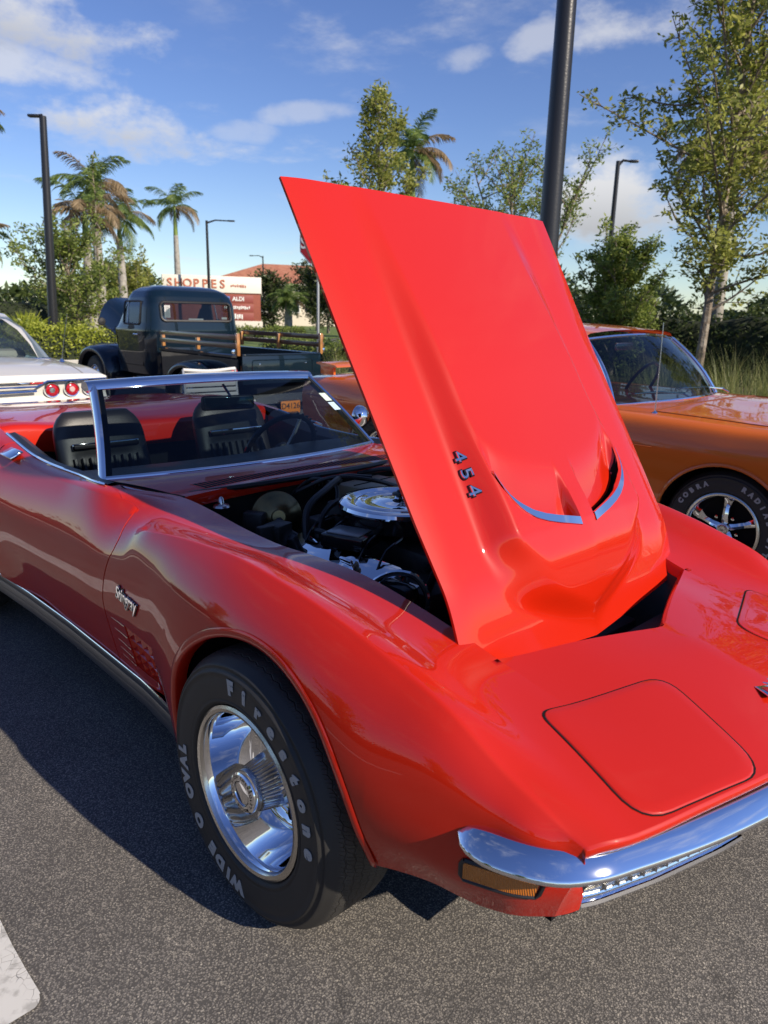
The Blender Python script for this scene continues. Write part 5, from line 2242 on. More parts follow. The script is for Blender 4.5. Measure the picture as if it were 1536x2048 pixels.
MB().lathe([(.022, .0), (.020, -.02), (0, -.022)], (.03, .0 + .34, .66), 'X', 16).build('trunk_lock', CHROME_D, WC)
MB().box((-.026, -.22, .775), (.006, .10, .016), .002).build('deck_badge', CHROME, WC)
MB().box((-.026, -.33, .775), (.006, .11, .014), .002).build('deck_badge_red', REDLENS, WC)
bp_ = MB()
P = []
for t in np.linspace(-1, 1, 31):
    y = t * 1.02
    x = -.10 + .16 * max(0, abs(t) - .9) / .1
    P.append([(x + .04, y, .585), (x - .02, y, .588), (x - .045, y, .57), (x - .03, y, .545), (x - .045, y, .515), (x - .04, y, .46), (x + .02, y, .44)])
bp_.grid(P)
bp_.build('bumper', CHROME, WC, sharp=30)
# trunk lid lines and antenna
for side in (-1, 1):
    MB().tube([wsh.row(x, [1.75], side)[0] + Vector((0, 0, .001)) for x in np.linspace(.02, .95, 14)], .004, 5).build('lid_gap', mat('white_gap', (.25, .24, .22), .7), WC)
MB().lathe([(.030, 0), (.022, .012), (.012, .03), (0, .032)], (.62, -.80, .905), 'Z', 12).build('antenna_base', CHROME, WC)
MB().tube([(.62, -.80, .92), (.58, -.83, 1.15), (.54, -.86, 1.36)], .003, 5).build('antenna', CHROME_D, WC)
# greenhouse
rfw = []
for s in np.linspace(0, 1, 12):
    x = 1.40 + 1.40 * s
    rfw.append([Vector((x, t * .64, 1.375 + .02 * math.sin(PI * s) - .10 * max(0, .18 - s) / .18 * .6 - .05 * abs(t)**2.5)) for t in np.linspace(-1, 1, 19)])
MB().grid(rfw).build('roof', WHITE, WC)
for side in (-1, 1):
    cp = MB()
    pts = [((.84, side * .66, .930), (1.12, side * .86, .918)), ((1.00, side * .645, 1.06), (1.26, side * .80, 1.06)), ((1.18, side * .60, 1.19), (1.42, side * .73, 1.21)), ((1.36, side * .54, 1.275), (1.60, side * .65, 1.295)), ((1.52, side * .48, 1.345), (1.9, side * .62, 1.335))]
    cp.grid([[Vector(a), Vector(a).lerp(Vector(b), .3) + Vector((-.01, side * .012, .008)), Vector(b)] for a, b in pts], flip=side > 0)
    cp.build('roof_pillar', WHITE, WC)
    MB().grid([[Vector((1.15, side * .85, .92)), Vector((2.9, side * .85, .92))], [Vector((1.75, side * .65, 1.33)), Vector((2.6, side * .64, 1.33))]]).build('side_glass', GLASS, WC)
gw = [[Vector((.84 + .62 * s, y * (.78 - .14 * s) / .78, .935 + .385 * s + .02 * math.sin(PI * s) - .01 * (y / .78)**2)) for y in np.linspace(-.78, .78, 15)] for s in np.linspace(0, 1, 8)]
MB().grid(gw).build('rear_window', GLASS, WC)
MB().tube(gw[0], .008, 6).build('window_trim', CHROME, WC)
MB().box((1.9, 0, .55), (2.4, 1.7, .05)).build('cabin_floor', LEATHER, WC)
MB().box((1.35, 0, .80), (.2, 1.4, .40), .06).build('rear_seat', mat('cream_vinyl', (.55, .52, .45), .5), WC)
MB().box((2.4, 0, .85), (.2, 1.4, .50), .06).build('front_seat', mat('cream_vinyl'), WC)
MB().grid([[Vector((2.8, y, .93)) for y in (-.7, .7)], [Vector((2.55, y, 1.33)) for y in (-.6, .6)]]).build('windscreen', GLASS, WC)

# ================================================================== dark blue pickup
TK = thing('pickup_truck', 'dark blue vintage pickup with wooden stake rails and its hood open', 'truck', (-6.55, 4.0, 0), PI)
# local x = distance forwards from the tailgate, local y mirrored by the half turn
# cab
def cab_ring(z):
    hw = float(np.interp(z, [.50, .80, 1.12, 1.22, 1.45, 1.58, 1.66, 1.72, 1.75], [.74, .765, .765, .745, .715, .685, .63, .52, .36]))
    b0 = float(np.interp(z, [.50, 1.12, 1.22, 1.50, 1.60, 1.68, 1.73, 1.75], [2.06, 2.05, 2.06, 2.10, 2.15, 2.24, 2.38, 2.55]))
    f1 = float(np.interp(z, [.50, 1.12, 1.18, 1.50, 1.60, 1.68, 1.73, 1.75], [3.40, 3.40, 3.30, 3.02, 2.98, 2.93, 2.85, 2.75]))
    cx, hx = (b0 + f1) / 2, (f1 - b0) / 2
    pts = []
    e = .36
    for k in range(120):
        a = 2 * PI * k / 120
        ca, sa = math.cos(a), math.sin(a)
        pts.append(Vector((cx + hx * math.copysign(abs(ca)**e, ca), hw * math.copysign(abs(sa)**e, sa), z)))
    return pts


zs = np.concatenate([np.linspace(.50, 1.5, 46), np.linspace(1.52, 1.75, 18)])
rings = [cab_ring(z) for z in zs]


def rr_in(u, v, hu, hv, r):
    u, v = abs(u), abs(v)
    if u > hu or v > hv:
        return False
    du, dv_ = u - (hu - r), v - (hv - r)
    return not (du > 0 and dv_ > 0 and du * du + dv_ * dv_ > r * r)


def in_window(p):
    if p.x < 2.35 and rr_in(p.y, p.z - 1.385, .56, .125, .06):
        return 'rear'
    if p.x > 2.9 and rr_in(p.y, p.z - 1.37, .60, .16, .06):
        return 'front'
    if abs(p.y) > .6 and rr_in(p.x - 2.66, p.z - 1.36, .25, .155, .04):
        return 'side'
    return None


cab = MB()
gls = {}
n0 = 0
V = [p for r in rings for p in r]
F = []
GF = {'rear': [], 'front': [], 'sideL': [], 'sideR': []}
for i in range(len(rings) - 1):
    for j in range(120):
        q = (i * 120 + j, i * 120 + (j + 1) % 120, (i + 1) * 120 + (j + 1) % 120, (i + 1) * 120 + j)
        c = (V[q[0]] + V[q[1]] + V[q[2]] + V[q[3]]) / 4
        w = in_window(c)
        if w is None:
            F.append(q)
        else:
            GF[w if w != 'side' else ('sideL' if c.y > 0 else 'sideR')].append(q)
F.append(tuple((len(rings) - 1) * 120 + k for k in range(120)))
cabo = mk('cab', V, F, NAVY, TK, sharp=None)
for k, fs in GF.items():
    used = sorted({i for q in fs for i in q})
    mp = {a: b for b, a in enumerate(used)}
    mk('cab_window', [V[i] * 1.0 + Vector((0, 0, 0)) for i in used], [tuple(mp[i] for i in q) for q in fs], GLASS, cabo)


def surf_x(y, z, rear=True):
    r = cab_ring(z)
    c = [p for p in r if (p.x < 2.5 if rear else p.x > 2.7)]
    c.sort(key=lambda p: abs(p.y - y))
    return c[0].x


def rr_loop(hu, hv, r, n=8):
    out = []
    for sx, sz, a0 in ((1, 1, 0), (-1, 1, PI / 2), (-1, -1, PI), (1, -1, 1.5 * PI)):
        for a in np.linspace(a0, a0 + PI / 2, n):
            out.append((sx * (hu - r) + r * math.cos(a), sz * (hv - r) + r * math.sin(a)))
    return out


lp = [Vector((surf_x(u, 1.385 + v) - .004, u, 1.385 + v)) for u, v in rr_loop(.565, .13, .06)]
MB().tube(lp + lp[:1], .020, 6, cap=False).build('window_gasket', BLACK, cabo)
for side in (-1, 1):
    lp = [Vector((2.66 + u, side * (float(np.interp(1.36 + v, [1.12, 1.22, 1.45, 1.58], [.765, .745, .715, .685])) + .004), 1.36 + v)) for u, v in rr_loop(.255, .16, .04)]
    MB().tube(lp + lp[:1], .014, 6, cap=False).build('door_window_frame', BLACK, cabo)
    MB().tube([(2.78, side * .755, 1.21), (2.80, side * .705, 1.51)], .010, 6).build('vent_bar', CHROME_D, cabo)
    dl = [(2.36, 1.52), (2.36, .62), (3.08, .62), (3.20, 1.15)]
    MB().tube([(x, side * (float(np.interp(z, [.5, .8, 1.12, 1.22, 1.45, 1.58], [.74, .765, .765, .745, .715, .685])) + .001), z) for x, z in dl], .005, 5).build('door_gap', DARK, cabo)
    MB().tube([(2.42, side * .775, 1.06), (2.52, side * .785, 1.06), (2.56, side * .775, 1.06)], .010, 6).build('door_handle', CHROME, cabo)
    MB().lathe([(0, -.02), (.05, -.015), (.06, 0), (.055, .01), (0, .01)], (3.15, side * .98, 1.22), 'X', 16).build('wing_mirror', BLACK, cabo)
    MB().tube([(3.15, side * .98, 1.18), (3.2, side * .88, 1.12), (3.2, side * .77, 1.1)], .008, 6).build('mirror_arm', CHROME_D, cabo)
# decals on the rear glass, bench seat, wheel
fx = 2.098
MB().box((fx, .47, 1.385), (.003, .085, .17), 0).build('flag_sticker', mat('sticker_white', (.62, .62, .60), .6), cabo)
for k in range(5):
    MB().box((fx - .003, .444 + .013 * k, 1.385), (.002, .004, .16), 0).build('flag_stripe', mat('sticker_grey', (.12, .12, .13), .6), cabo)
MB().box((fx, .02, 1.282), (.003, .24, .018), 0).build('strip_sticker', mat('sticker_white'), cabo)
MB().box((fx + .01, -.46, 1.30), (.003, .09, .03), 0).build('strip_sticker', mat('sticker_white'), cabo)
MB().box((2.40, 0, 1.00), (.14, 1.25, .50), .05).build('bench_seat', LEATHER, cabo)
MB().tube([(2.95 + .08 * math.sin(a), .32 + .20 * math.cos(a), 1.18 + .18 * math.sin(a)) for a in np.linspace(0, 2 * PI, 30)], .012, 6, cap=False).build('steering_wheel', BLACK, cabo)
# bed
for side in (-1, 1):
    b = MB()
    pr = [(.615, .52), (.640, .52), (.645, .84), (.67, .862), (.67, .89), (.65, .90), (.62, .895), (.615, .86)]
    b.grid([[(x, side * a, z) for a, z in pr] for x in (.02, 2.0)], closed_v=True, flip=side < 0)
    b.build('bed_side', NAVY, TK, sharp=30)
    # rear fender
    f = MB()
    G = []
    for t in np.linspace(0, 1, 24):
        a = PI * (1.05 - 1.10 * t)
        x, z = .92 + .56 * math.cos(a) * (1.0 if math.cos(a) > 0 else 1.05), .37 + .42 * math.sin(a)**.9 if math.sin(a) > 0 else .37 + .42 * math.sin(a)
        row = []
        for u in np.linspace(0, 1, 10):
            w = .645 + .275 * math.sin(u * PI / 2)
            k = math.cos(u * PI / 2)**.6
            row.append((.92 + (x - .92) * (.84 + .16 * k), side * w, .37 + (z - .37) * (.80 + .20 * k)))
        row.append((.92 + (x - .92) * .80, side * .90, .37 + (z - .37) * .76))
        G.append(row)
    f.grid(G, flip=side > 0)
    f.build('rear_fender', NAVY, TK, sharp=None)
    # running board, front fender
    MB().box((1.95, side * .72, .45), (1.0, .22, .05), .015).build('running_board', BLACK, TK)
    f = MB()
    G = []
    for t in np.linspace(0, 1, 26):
        a = PI * (1.02 - 1.04 * t)
        row = []
        for u in np.linspace(0, 1, 11):
            w = .52 + .40 * math.sin(u * PI / 2)
            k = math.cos(u * PI / 2)**.55
            zz_ = .40 + (.47 * max(math.sin(a), -.2)**.8 if math.sin(a) > 0 else .47 * math.sin(a)) * (.78 + .22 * k)
            row.append((3.82 + .60 * math.cos(a) * (.84 + .16 * k), side * w, zz_))
        row.append((3.82 + .60 * math.cos(a) * .80, side * .88, .40 + (.47 * max(math.sin(a), 0)**.8) * .74))
        G.append(row)
    f.grid(G, flip=side > 0)
    f.build('front_fender', NAVY, TK, sharp=None)
    # stake rails: two dark boards on pale posts
    for x in (.03, .98, 1.93):
        MB().box((x, side * .645, 1.02), (.05, .045, .27 if x == .03 else .20), .006).build('stake_post', WOOD, TK)
    for z in (1.105, 1.005):
        MB().box((.98, side * .675, z), (1.95, .022, .062), .004).build('rail_board', DWOOD, TK)
    MB().lathe([(.045, .0), (.045, -.03), (.03, -.04), (0, -.042)], (.0, side * .74, .70), 'X', 16).build('tail_lamp', REDLENS, TK)
    MB().lathe([(.030, 0), (.028, -.012), (0, -.016)], (.04, side * .70, .935), 'X', 14).build('reflector_stud', CHROME, TK)
    for x in (.92, 3.82):
        build_wheel('wheel', TK, (x, .35), side, .86, tyre_r=.35, rim_r=.20, spokes='five')
MB().box((1.0, 0, .60), (1.96, 1.22, .03)).build('bed_floor', DWOOD, TK)
MB().box((1.98, 0, .72), (.03, 1.24, .34), .006).build('bed_front', NAVY, TK)
tg = MB().box((0, 0, .715), (.035, 1.225, .36), .008)
tgo = tg.build('tailgate', NAVY, TK)
lp = [(-.019, u, .715 + v) for u, v in rr_loop(.47, .115, .03, 4)]
MB().tube(lp + lp[:1], .007, 6, cap=False).build('tailgate_rib', NAVY, tgo)
MB().tube([(-.01, -.61, .893), (-.01, .61, .893)], .014, 8).build('tailgate_roll', NAVY, tgo)
for y in (-.36, .36):
    MB().lathe([(.012, 0), (.010, -.008), (0, -.010)], (-.018, y, .78), 'X', 10).build('tailgate_bolt', CHROME, tgo)
rb = MB()
rb.grid([[(-.16 + .04 * abs(t)**3, t * .88, z) for z in (.42, .41, .36, .31, .30)] for t in np.linspace(-1, 1, 20)])
rbo = rb.build('rear_bumper', CHROME_D, TK)
pl = MB().box((-.19, .02, .245), (.006, .30, .155), .004)
plo = pl.build('number_plate', mat('plate_orange', (.72, .22, .02), .45), TK)
text_on('plate_text', 'D4126', .105, (-.1935, .02, .255), (0, -1, 0), (0, 0, 1), mat('plate_ink', (.05, .03, .02), .5), plo, .0006, .0015)
MB().box((-.1935, .02, .177), (.002, .24, .012), 0).build('plate_strip', mat('plate_ink'), plo)
# raised hood and grille shell
hd = MB()
G = []
for s in np.linspace(0, 1, 12):
    x = 3.30 + 1.15 * s
    z = 1.12 + .50 * s - .10 * s * s
    hw = .50 - .02 * s
    row = []
    for t in np.linspace(-1, 1, 17):
        row.append(Vector((x, t * hw, z + .06 - .36 * abs(t)**4)))
    G.append(row)
hd.grid(G)
ed_ = [g[0] for g in G] + [p for p in G[-1][1:]] + [g[-1] for g in G[::-1][1:]]
hd.grid([ed_, [p + Vector((-.02, 0, -.03)) for p in ed_]])
hd.build('hood', NAVY, TK, sharp=60)
MB().box((3.85, 0, .70), (1.0, .95, .30), .05).build('engine_bay', DARK, TK)
MB().box((4.40, 0, .68), (.12, 1.1, .34), .05).build('grille_shell', NAVY, TK)
MB().box((2.1, 0, .42), (4.2, .8, .12), .02).build('chassis', DARK, TK)

# ================================================================== folding chair behind the red car
FC = thing('folding_chair', 'folding camp chair with pale mesh back standing behind the red car', 'chair', (-4.42, 1.75, 0), R_(-4))
for sy in (-.25, .25):
    MB().tube([(.22, sy, 0), (-.02, sy, .46), (-.08, sy, .62), (-.12, sy, .925)], .012, 8).build('rear_leg', STEEL, FC)
    MB().tube([(-.22, sy * .95, 0), (.05, sy * .95, .36), (.20, sy * .95, .46)], .012, 8).build('front_leg', STEEL, FC)
    MB().tube([(-.09, sy * 1.04, .64), (.20, sy * 1.04, .66)], .014, 8).build('arm_rest', mat('chair_white', (.6, .6, .58), .5), FC)
MESHM = mat('chair_mesh', (.35, .36, .37), .7)
MB().tube(curve_pts([(-.12, -.25, .922), (-.125, 0, .905), (-.12, .25, .922)], 12), .014, 8).build('top_rail', mat('chair_white'), FC)
for k in range(9):
    z = .52 + .045 * k
    x = -.05 - .075 * (z - .50) / .42
    MB().box((x, 0, z), (.006, .49, .034), .002).build('back_strap', MESHM, FC)
MB().box((.06, 0, .45), (.42, .46, .02), .008).build('seat', MESHM, FC)

# ================================================================== lamp posts, signs, buildings
def lamp_post(name, label, base, H, r0, r1, group=None, head=None, lean=(0, 0)):
    o = thing(name, label, 'lamp post', base, group=group)
    n = 14
    P = [(lean[0] * t, lean[1] * t, H * t) for t in np.linspace(0, 1, n)]
    MB().tube(P, [r0 + (r1 - r0) * t for t in np.linspace(0, 1, n)], 20).build('pole', POLE_M, o)
    MB().lathe([(r0 * 2.0, 0), (r0 * 2.0, .05), (r0 * 1.3, .12), (r0 * 1.05, .14)], (0, 0, 0), 'Z', 20).build('base_collar', POLE_M, o)
    if head:
        az, ln, sz = head
        d = Vector((math.cos(az), math.sin(az), 0))
        top = Vector((lean[0], lean[1], H))
        MB().tube([top + Vector((0, 0, -.12)), top + d * ln * .4 + Vector((0, 0, .02)), top + d * ln], [r1 * .8, r1 * .6, r1 * .5], 8).build('arm', POLE_M, o)
        MB().box(top + d * (ln + sz * .4), (sz, sz * .5, .07), .02, Matrix.Rotation(az, 3, 'Z')).build('lamp_head', POLE_M, o)
    return o


RT = math.atan2(r_.y, r_.x)        # azimuth of the picture's right
lamp_post('lamp_post', 'tall black lamp post rising behind the raised red hood', (-3.90, 5.83, .11), 9.0, .125, .085, head=(RT, .5, .6))
lp1 = lamp_post('lamp_post', 'tall black lamp post with single head beside the lime-green hedge', (-20.95, 6.37, .11), 6.2, .14, .09, head=(RT + PI, .12, .30), lean=(.10, .22))
lamp_post('lamp_post', 'slim dark lamp post with a long arm behind the pickup', (-33.6, 18.98, .02), 5.7, .09, .06, head=(RT, 1.1, .35))
lamp_post('lamp_post', 'distant thin lamp post over the red-tiled roof by the monument sign', (-50.7, 34.1, .02), 5.6, .09, .05, head=(RT + PI, .8, .3))
lamp_post('lamp_post', 'dark lamp post standing half inside the leafy tree on the right', (-10.75, 18.85, .02), 5.75, .085, .06, head=(RT, .35, .25))

# stop sign, seen edge-on behind the hood
ST = thing('stop_sign', 'red octagonal stop sign on a steel post, half hidden by the raised hood', 'road sign', (-10.2, 7.49, .11))
MB().tube([(0, 0, 0), (0, 0, 2.6)], .026, 8).build('post', STEEL, ST)
fd = Vector((CAM_POS.x + 13.2, CAM_POS.y - 9.85, 0)).normalized()
fd = Matrix.Rotation(R_(-30), 3, 'Z') @ fd
sx_ = Vector((-fd.y, fd.x, 0))
oc = []
for k in range(8):
    a = PI / 8 + k * PI / 4
    oc.append((.41 * math.cos(a), .41 * math.sin(a)))
SCN = Vector((0, 0, 2.56)) + fd * .035


def plate(name, poly, depth, m_, par, off=0.0):
    v = [SCN + fd * off + sx_ * a + Vector((0, 0, b)) for a, b in poly]
    n = len(v)
    v2 = [p - fd * depth for p in v]
    return mk(name, v + v2, [tuple(range(n)), tuple(range(2 * n - 1, n - 1, -1))] + [(i, n + i, n + (i + 1) % n, (i + 1) % n) for i in range(n)], m_, par, smooth=False)


bl = plate('sign_border', oc, .003, mat('sign_white', (.75, .75, .73), .4), ST)
plate('sign_face', [(a * .945, b * .945) for a, b in oc], .003, mat('sign_red', (.42, .015, .02), .4), ST, .003)
text_on('sign_lettering', 'STOP', .30, SCN + fd * .008, sx_, (0, 0, 1), mat('sign_white'), ST, .001, .006)

# monument sign
MS_C = Vector((-35.5, 20.3, 0))
mdir = Vector((CAM_POS.x - MS_C.x, CAM_POS.y - MS_C.y, 0)).normalized()
mdir = Matrix.Rotation(R_(6), 3, 'Z') @ mdir
MS = thing('monument_sign', 'brick-red and white shopping-centre monument sign behind the pickup', 'sign', MS_C, math.atan2(mdir.y, mdir.x))
BRICK = mat('sign_brick', (.27, .075, .045), .8, noise=(20, (.22, .06, .04), .4, .6))
MB().box((0, 0, 1.55), (.55, 5.15, 1.5), .02).build('sign_body', BRICK, MS)
MB().box((0, 0, .45), (.65, 5.3, .75), .03).build('sign_base', mat('sign_stone', (.55, .52, .46), .8), MS)
top_ = MB().box((.05, 0, 2.72), (.60, 5.25, .86), .02).build('sign_header', mat('sign_cream', (.72, .69, .62), .7), MS)
SL = mat('sign_letter', (.42, .13, .07), .6)
for k, ch in enumerate('SHOPPES'):
    text_on('header_letter', ch, .62, (.37, -2.25 + .46 * k, 2.72), (0, 1, 0), (0, 0, 1), SL, MS, .02, .01)
WS_ = mat('sign_white2', (.75, .75, .73), .5)
for z in (1.98, 1.52, 1.05):
    MB().box((.28, 1.3, z), (.02, 1.75, .40), .004).build('tenant_panel', mat('panel_red', (.23, .045, .035), .6), MS)
text_on('tenant_lettering', 'ALDI', .30, (.30, 1.35, 1.98), (0, 1, 0), (0, 0, 1), WS_, MS, .008, .008)
# the two lower tenants and the tail of the header are too small to read: short white strokes
rs = random.Random(3)
for z, y0, n, h in ((1.52, .60, 14, .15), (1.05, .85, 7, .22), (2.66, .98, 8, .13)):
    y = y0
    for k in range(n):
        w = rs.uniform(.05, .09)
        MB().box((.36 if z > 2 else .30, y, z + rs.uniform(-.02, .02)), (.02, w, h * rs.uniform(.7, 1.2)), .004).build('stroke', SL if z > 2 else WS_, MS)
        y += w + .035
MB().box((.30, .78, 1.98), (.02, .22, .26), .004).build('tenant_logo', mat('logo_blue', (.03, .10, .35), .5), MS)


# buildings with tiled hip roofs
ROOF = mat('terracotta_tile', (.36, .135, .075), .8, noise=(2, (.44, .19, .11), .4, .6), bump=(9, .6, .05))
STUCCO = mat('stucco', (.62, .55, .44), .85)


def building(label, base, rz, L, D, He, Hr, nwin):
    o = thing('building', label, 'building', base, rz)
    MB().box((0, 0, He / 2), (D, L, He)).build('wall', STUCCO, o, smooth=False)
    e = .7
    v = [(-D / 2 - e, -L / 2 - e, He), (D / 2 + e, -L / 2 - e, He), (D / 2 + e, L / 2 + e, He), (-D / 2 - e, L / 2 + e, He), (0, -L / 2 + D / 2, Hr), (0, L / 2 - D / 2, Hr)]
    ro = mk('roof', v, [(0, 1, 4), (1, 2, 5, 4), (2, 3, 5), (3, 0, 4, 5), (3, 2, 1, 0)], ROOF, o, smooth=False)
    MB().box((0, 0, He - .12), (D + 1.3, L + 1.3, .22)).build('fascia', CREAM, ro, smooth=False)
    for k in range(nwin):
        y = -L / 2 + L * (k + .5) / nwin
        w = MB().box((D / 2 + .03, y, He * .5), (.08, L / nwin * .45, He * .38))
        wo = w.build('window', mat('window_frame', (.7, .68, .62), .6), o, smooth=False)
        MB().box((D / 2 + .06, y, He * .5), (.05, L / nwin * .38, He * .32)).build('pane', mat('window_dark', (.03, .04, .05), .1), wo, smooth=False)
    return o


fdir = math.atan2(CAM_POS.y - 45, CAM_POS.x + 61)
building('low building with terracotta hip roof left of the stop sign', (-62, 46, 0), fdir + .2, 18, 11, 3.9, 5.9, 6)

# ================================================================== trees, palms, hedges, grasses
tree('live_oak', 'tall leafy young oak rising over the orange car at the right', (-4.05, 10.55, .11), 8.4, 2.3, 1.6, 74, 21000, .108, LEAF_A, 11, tr=.075, gap=.15)
tree('round_tree', 'dense dark rounded tree low behind the orange car roof', (-7.2, 13.3, .11), 2.75, 1.55, .4, 44, 15000, .11, LEAF_B, 23, tr=.07, gap=.05)
tree('slender_tree', 'slender tree with a single top shoot behind the hood edge', (-12.3, 11.0, .11), 6.1, 1.75, 1.5, 50, 9000, .125, LEAF_A, 31, tr=.07, shape=2.0)
tree('open_tree', 'loose multi-stemmed tree left of the black lamp post above the hood', (-11.6, 15.6, .11), 5.3, 2.3, 1.8, 46, 7500, .115, LEAF_B, 47, tr=.06, multi=4)
tree('hedge_tree', 'scrubby tree tangled with palms beside the left lamp post', (-22.8, 7.9, .11), 3.1, 2.2, .5, 46, 9000, .14, LEAF_B, 53, tr=.07, multi=2)
tree('thin_sapling', 'thin sapling reaching up through the left royal palm crown', (-24.4, 9.2, .11), 6.2, .55, 2.2, 20, 700, .14, LEAF_B, 59, tr=.045)
tree('side_tree', 'broad tree cut by the right edge of the picture', (-.4, 13.4, .11), 6.6, 2.7, 1.2, 60, 20000, .115, LEAF_A, 61, tr=.08)
tree('back_tree', 'dark tree standing behind the date palm and stop sign', (-38, 30.5, 0), 4.6, 2.6, .8, 34, 6000, .26, LEAF_D, 67, tr=.1)
tree('back_tree', 'dark tree right of the date palm by the hood edge', (-31, 27.5, 0), 4.0, 2.4, .8, 34, 6000, .24, LEAF_D, 71, tr=.1)
palm('royal_palm', 'tallest royal palm, left, just right of the black lamp post', (-29.2, 11.4, .02), 5.95, 1.75, 3, 15, .35)
palm('royal_palm', 'middle royal palm with green drooping crown', (-32.7, 13.95, .02), 5.2, 1.9, 5, 15, .15)
palm('royal_palm', 'royal palm standing clear right of the left group', (-42.2, 21.9, .02), 7.3, 2.0, 8, 13, .2)
palm('royal_palm', 'royal palm with bleached fronds behind the raised hood', (-17.0, 16.8, .11), 6.35, 1.6, 12, 15, .5)
palm('royal_palm', 'royal palm cut by the left edge, high crown', (-28.0, 6.3, .02), 7.4, 1.7, 17, 13, .6)
palm('royal_palm', 'low royal palm crown at the left edge above the far trees', (-33.5, 8.1, .02), 3.9, 1.6, 19, 13, .8)
palm('royal_palm', 'brown-fronded palm crown inside the left scrub', (-25.9, 9.6, .02), 4.6, 1.7, 23, 13, .95)
palm('royal_palm', 'palm with bleached skirt hidden in the tall right oak', (-5.9, 15.4, .11), 4.9, 1.7, 27, 14, .8, tr=.10)
palm('date_palm', 'short date palm with arching fronds near the stop sign', (-36.6, 26.2, .02), 2.0, 1.35, 29, 22, .05, tr=.20, shaft=False)

for k, (x, y, h, lab) in enumerate((
                                     (-2.5, 19.5, 4.0, 'dark tree behind the tall oak trunk'), (4, 20, 4.6, 'dark tree behind the tree at the right edge'))):
    tree('back_tree', lab, (x, y, .02), h, 2.9, .3, 40, 11000, .2, LEAF_D, 300 + k, tr=.1, gap=.05)
tree('back_tree', 'dark tree hiding the wall of the terracotta-roofed building', (-43, 33.5, 0), 4.2, 2.8, .4, 34, 6000, .26, LEAF_D, 331, tr=.1, gap=.05)
tree('back_tree', 'dark tree between the monument sign and the date palm', (-41, 27.8, 0), 3.4, 2.4, .3, 30, 5000, .24, LEAF_D, 332, tr=.1, gap=.05)
tree('back_tree', 'bright tree behind the pickup hood and palms', (-36, 15.5, 0), 3.0, 2.6, .3, 34, 6000, .22, LEAF_A, 333, tr=.1, gap=.05)
hedge('lime_hedge', 'lime-green clipped hedge behind the white sedan and pickup', (-19.8, -2.0), (-18.0, 7.2), 1.7, .95, 26000, .10, LEAF_H, 5)
hedge('dark_hedge', 'dark tall hedge along the far side of the road', (-40, -6), (-33.6, 13.6), 2.4, 1.75, 12000, .18, LEAF_D, 9, .0)
hedge('dark_hedge', 'dark clipped hedge behind the tall grasses at the right', (-10.5, 14.6), (6, 15.8), 1.4, 1.75, 22000, .12, LEAF_D, 13)
hedge('island_hedge', 'low hedge on the island beside the stop sign post', (-19.6, 13.2), (-13.6, 11.3), 1.3, .62, 7000, .10, LEAF_B, 15)
hedge('sign_planting', 'low green planting round the foot of the monument sign', (-33.2, 19.2), (-30.8, 23.0), 1.2, .55, 3500, .16, LEAF_B, 19, .0)
for k, (x, y) in enumerate(((-19.6, 5.2), (-18.8, 7.3))):
    rg = np.random.default_rng(90 + k)
    o = thing('fountain_plant', ('spiky yellow-green plant left of the lamp post in the hedge', 'spiky yellow-green plant between lamp post and pickup hood')[k], 'plant', (x, y, .1))
    mb = MB()
    for q in range(90):
        az, el = rg.random() * 2 * PI, R_(rg.uniform(35, 85))
        ln = rg.uniform(.5, .85)
        d = Vector((math.cos(az) * math.cos(el), math.sin(az) * math.cos(el), math.sin(el)))
        s = Vector((-math.sin(az), math.cos(az), 0)) * .02
        p0 = Vector((rg.normal() * .08, rg.normal() * .08, .55))
        p1 = p0 + d * ln * .6
        p2 = p0 + d * ln + Vector((0, 0, -.12))
        mb.add([p0 - s, p0 + s, p1 + s * .8, p2, p1 - s * .8], [(0, 1, 2, 3, 4)])
    mb.build('blades', LEAF_H, o, smooth=False)
    MB().tube([(0, 0, 0), (0, 0, .6)], .04, 6).build('stem', BARK, o)

# distant belt of woodland: one mass, nobody could count it
rg = np.random.default_rng(7)
P = []
for k in range(15000):
    u = rg.random()
    a = R_(100 + 85 * u)
    d = rg.uniform(92, 106)
    h = 4.2 + 1.6 * math.sin(u * 31) + 1.1 * math.sin(u * 67 + 1) + .7 * math.sin(u * 140)
    P.append((d * math.cos(a), d * math.sin(a), h * (rg.random()**.6)))
wd = leaves('far_woodland', P, 1.1, LEAF_D, None, 3)
tag(wd, 'hazy belt of dark trees along the horizon', 'woodland', kind='stuff')

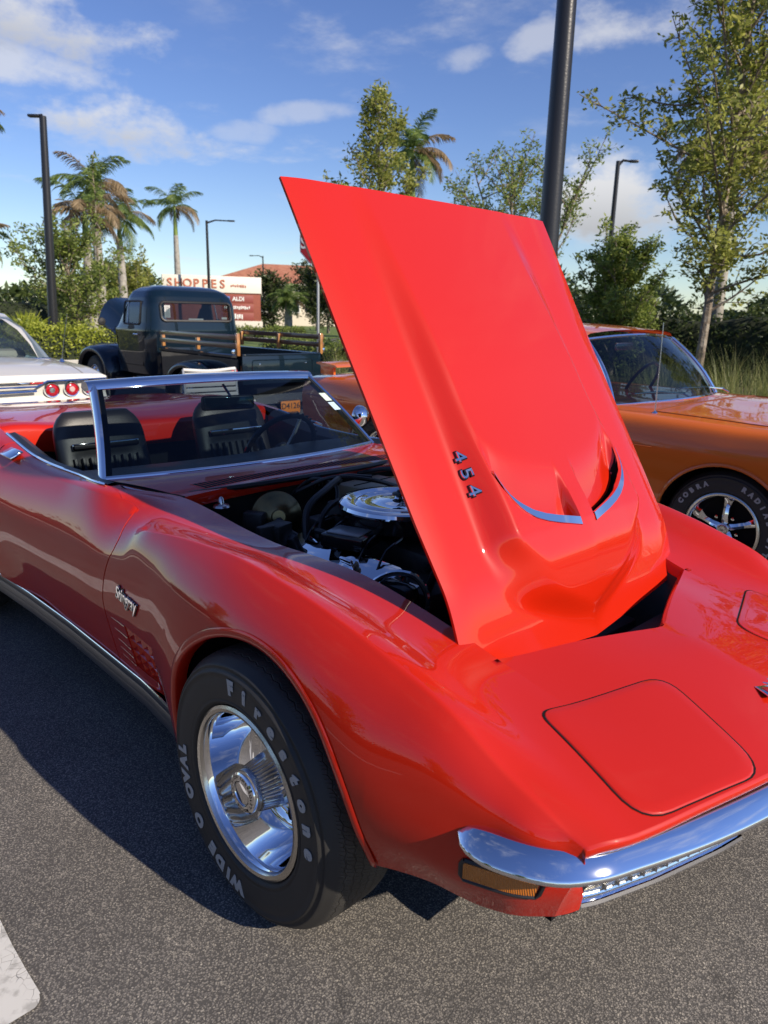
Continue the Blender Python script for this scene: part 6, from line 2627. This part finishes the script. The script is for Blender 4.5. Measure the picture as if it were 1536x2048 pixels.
# ornamental grasses
protos = []
for q in range(4):
    rg = np.random.default_rng(200 + q)
    mb = MB()
    for b in range(170):
        az = rg.random() * 2 * PI
        ln = rg.uniform(.55, 1.15)
        lean = abs(rg.normal()) * .28 + .08
        d = Vector((math.cos(az), math.sin(az), 0))
        s = Vector((-math.sin(az), math.cos(az), 0)) * rg.uniform(.003, .006)
        p = Vector((rg.normal() * .09, rg.normal() * .09, 0))
        row = []
        for i in range(5):
            t = i / 4
            c = p + d * (lean * ln * t * t * 1.3) + Vector((0, 0, ln * (t - .22 * lean * t * t * 2)))
            w = s * (1 - t * .92)
            row.append([c - w, c + w])
        mb.grid(row)
    me = mb.build('blades', GRASS_L, None, smooth=False)
    COL.objects.unlink(me)
    protos.append(me.data)
    bpy.data.objects.remove(me)
rg = np.random.default_rng(77)
spots = []
for k in range(64):
    t = k / 63
    x = -8.0 + 12.5 * t + rg.normal() * .2
    y = 6.5 + rg.random() * 3.6 - .1 * t
    spots.append((x, y))
spots += [(-8.4 + .35 * i + rg.normal() * .1, 6.0 + rg.random() * .8) for i in range(6)]
spots += [(-12.5 + .7 * i, 10.6 + rg.random() * 1.0) for i in range(5)]
for k, (x, y) in enumerate(spots):
    o = thing('grass_clump', 'clump of tall fine ornamental grass in the bed beyond the orange car', 'grass', (x, y, .10), rg.random() * 6.28, 'ornamental grasses in the right-hand bed')
    s = rg.uniform(.75, 1.12)
    o.scale = (s, s, s)
    b = bpy.data.objects.new('blades', protos[k % 4])
    link(b, o)

# ---------------------------------------------------------------- the far side of the lot, behind and beside the camera: it shows in the paint and chrome
for k, (x, y, h, sd_) in enumerate(((-22, -17, 5.2, 1), (-14.5, -18.5, 4.4, 2), (-7, -17.5, 5.6, 3), (1, -18, 4.6, 4), (9, -17, 5.4, 5))):
    tree('lot_tree', ('%s of five dense trees along the hedge on the passenger side' % ('rearmost', 'second', 'third', 'fourth', 'foremost')[k]), (x, y, 0), h, 2.8, .9, 36, 5000, .26, LEAF_B, 400 + k, tr=.12, gap=.05, group='trees along the passenger side of the lot')
hedge('lot_hedge', 'long clipped hedge closing the lot on the passenger side', (-30, -15.2), (14, -15.2), 2.0, 1.6, 9000, .22, LEAF_D, 33, .0)
DKPAINT = mat('charcoal_paint', (.010, .011, .013), .4, coat=1.0, coat_rough=.02, spec=.1)
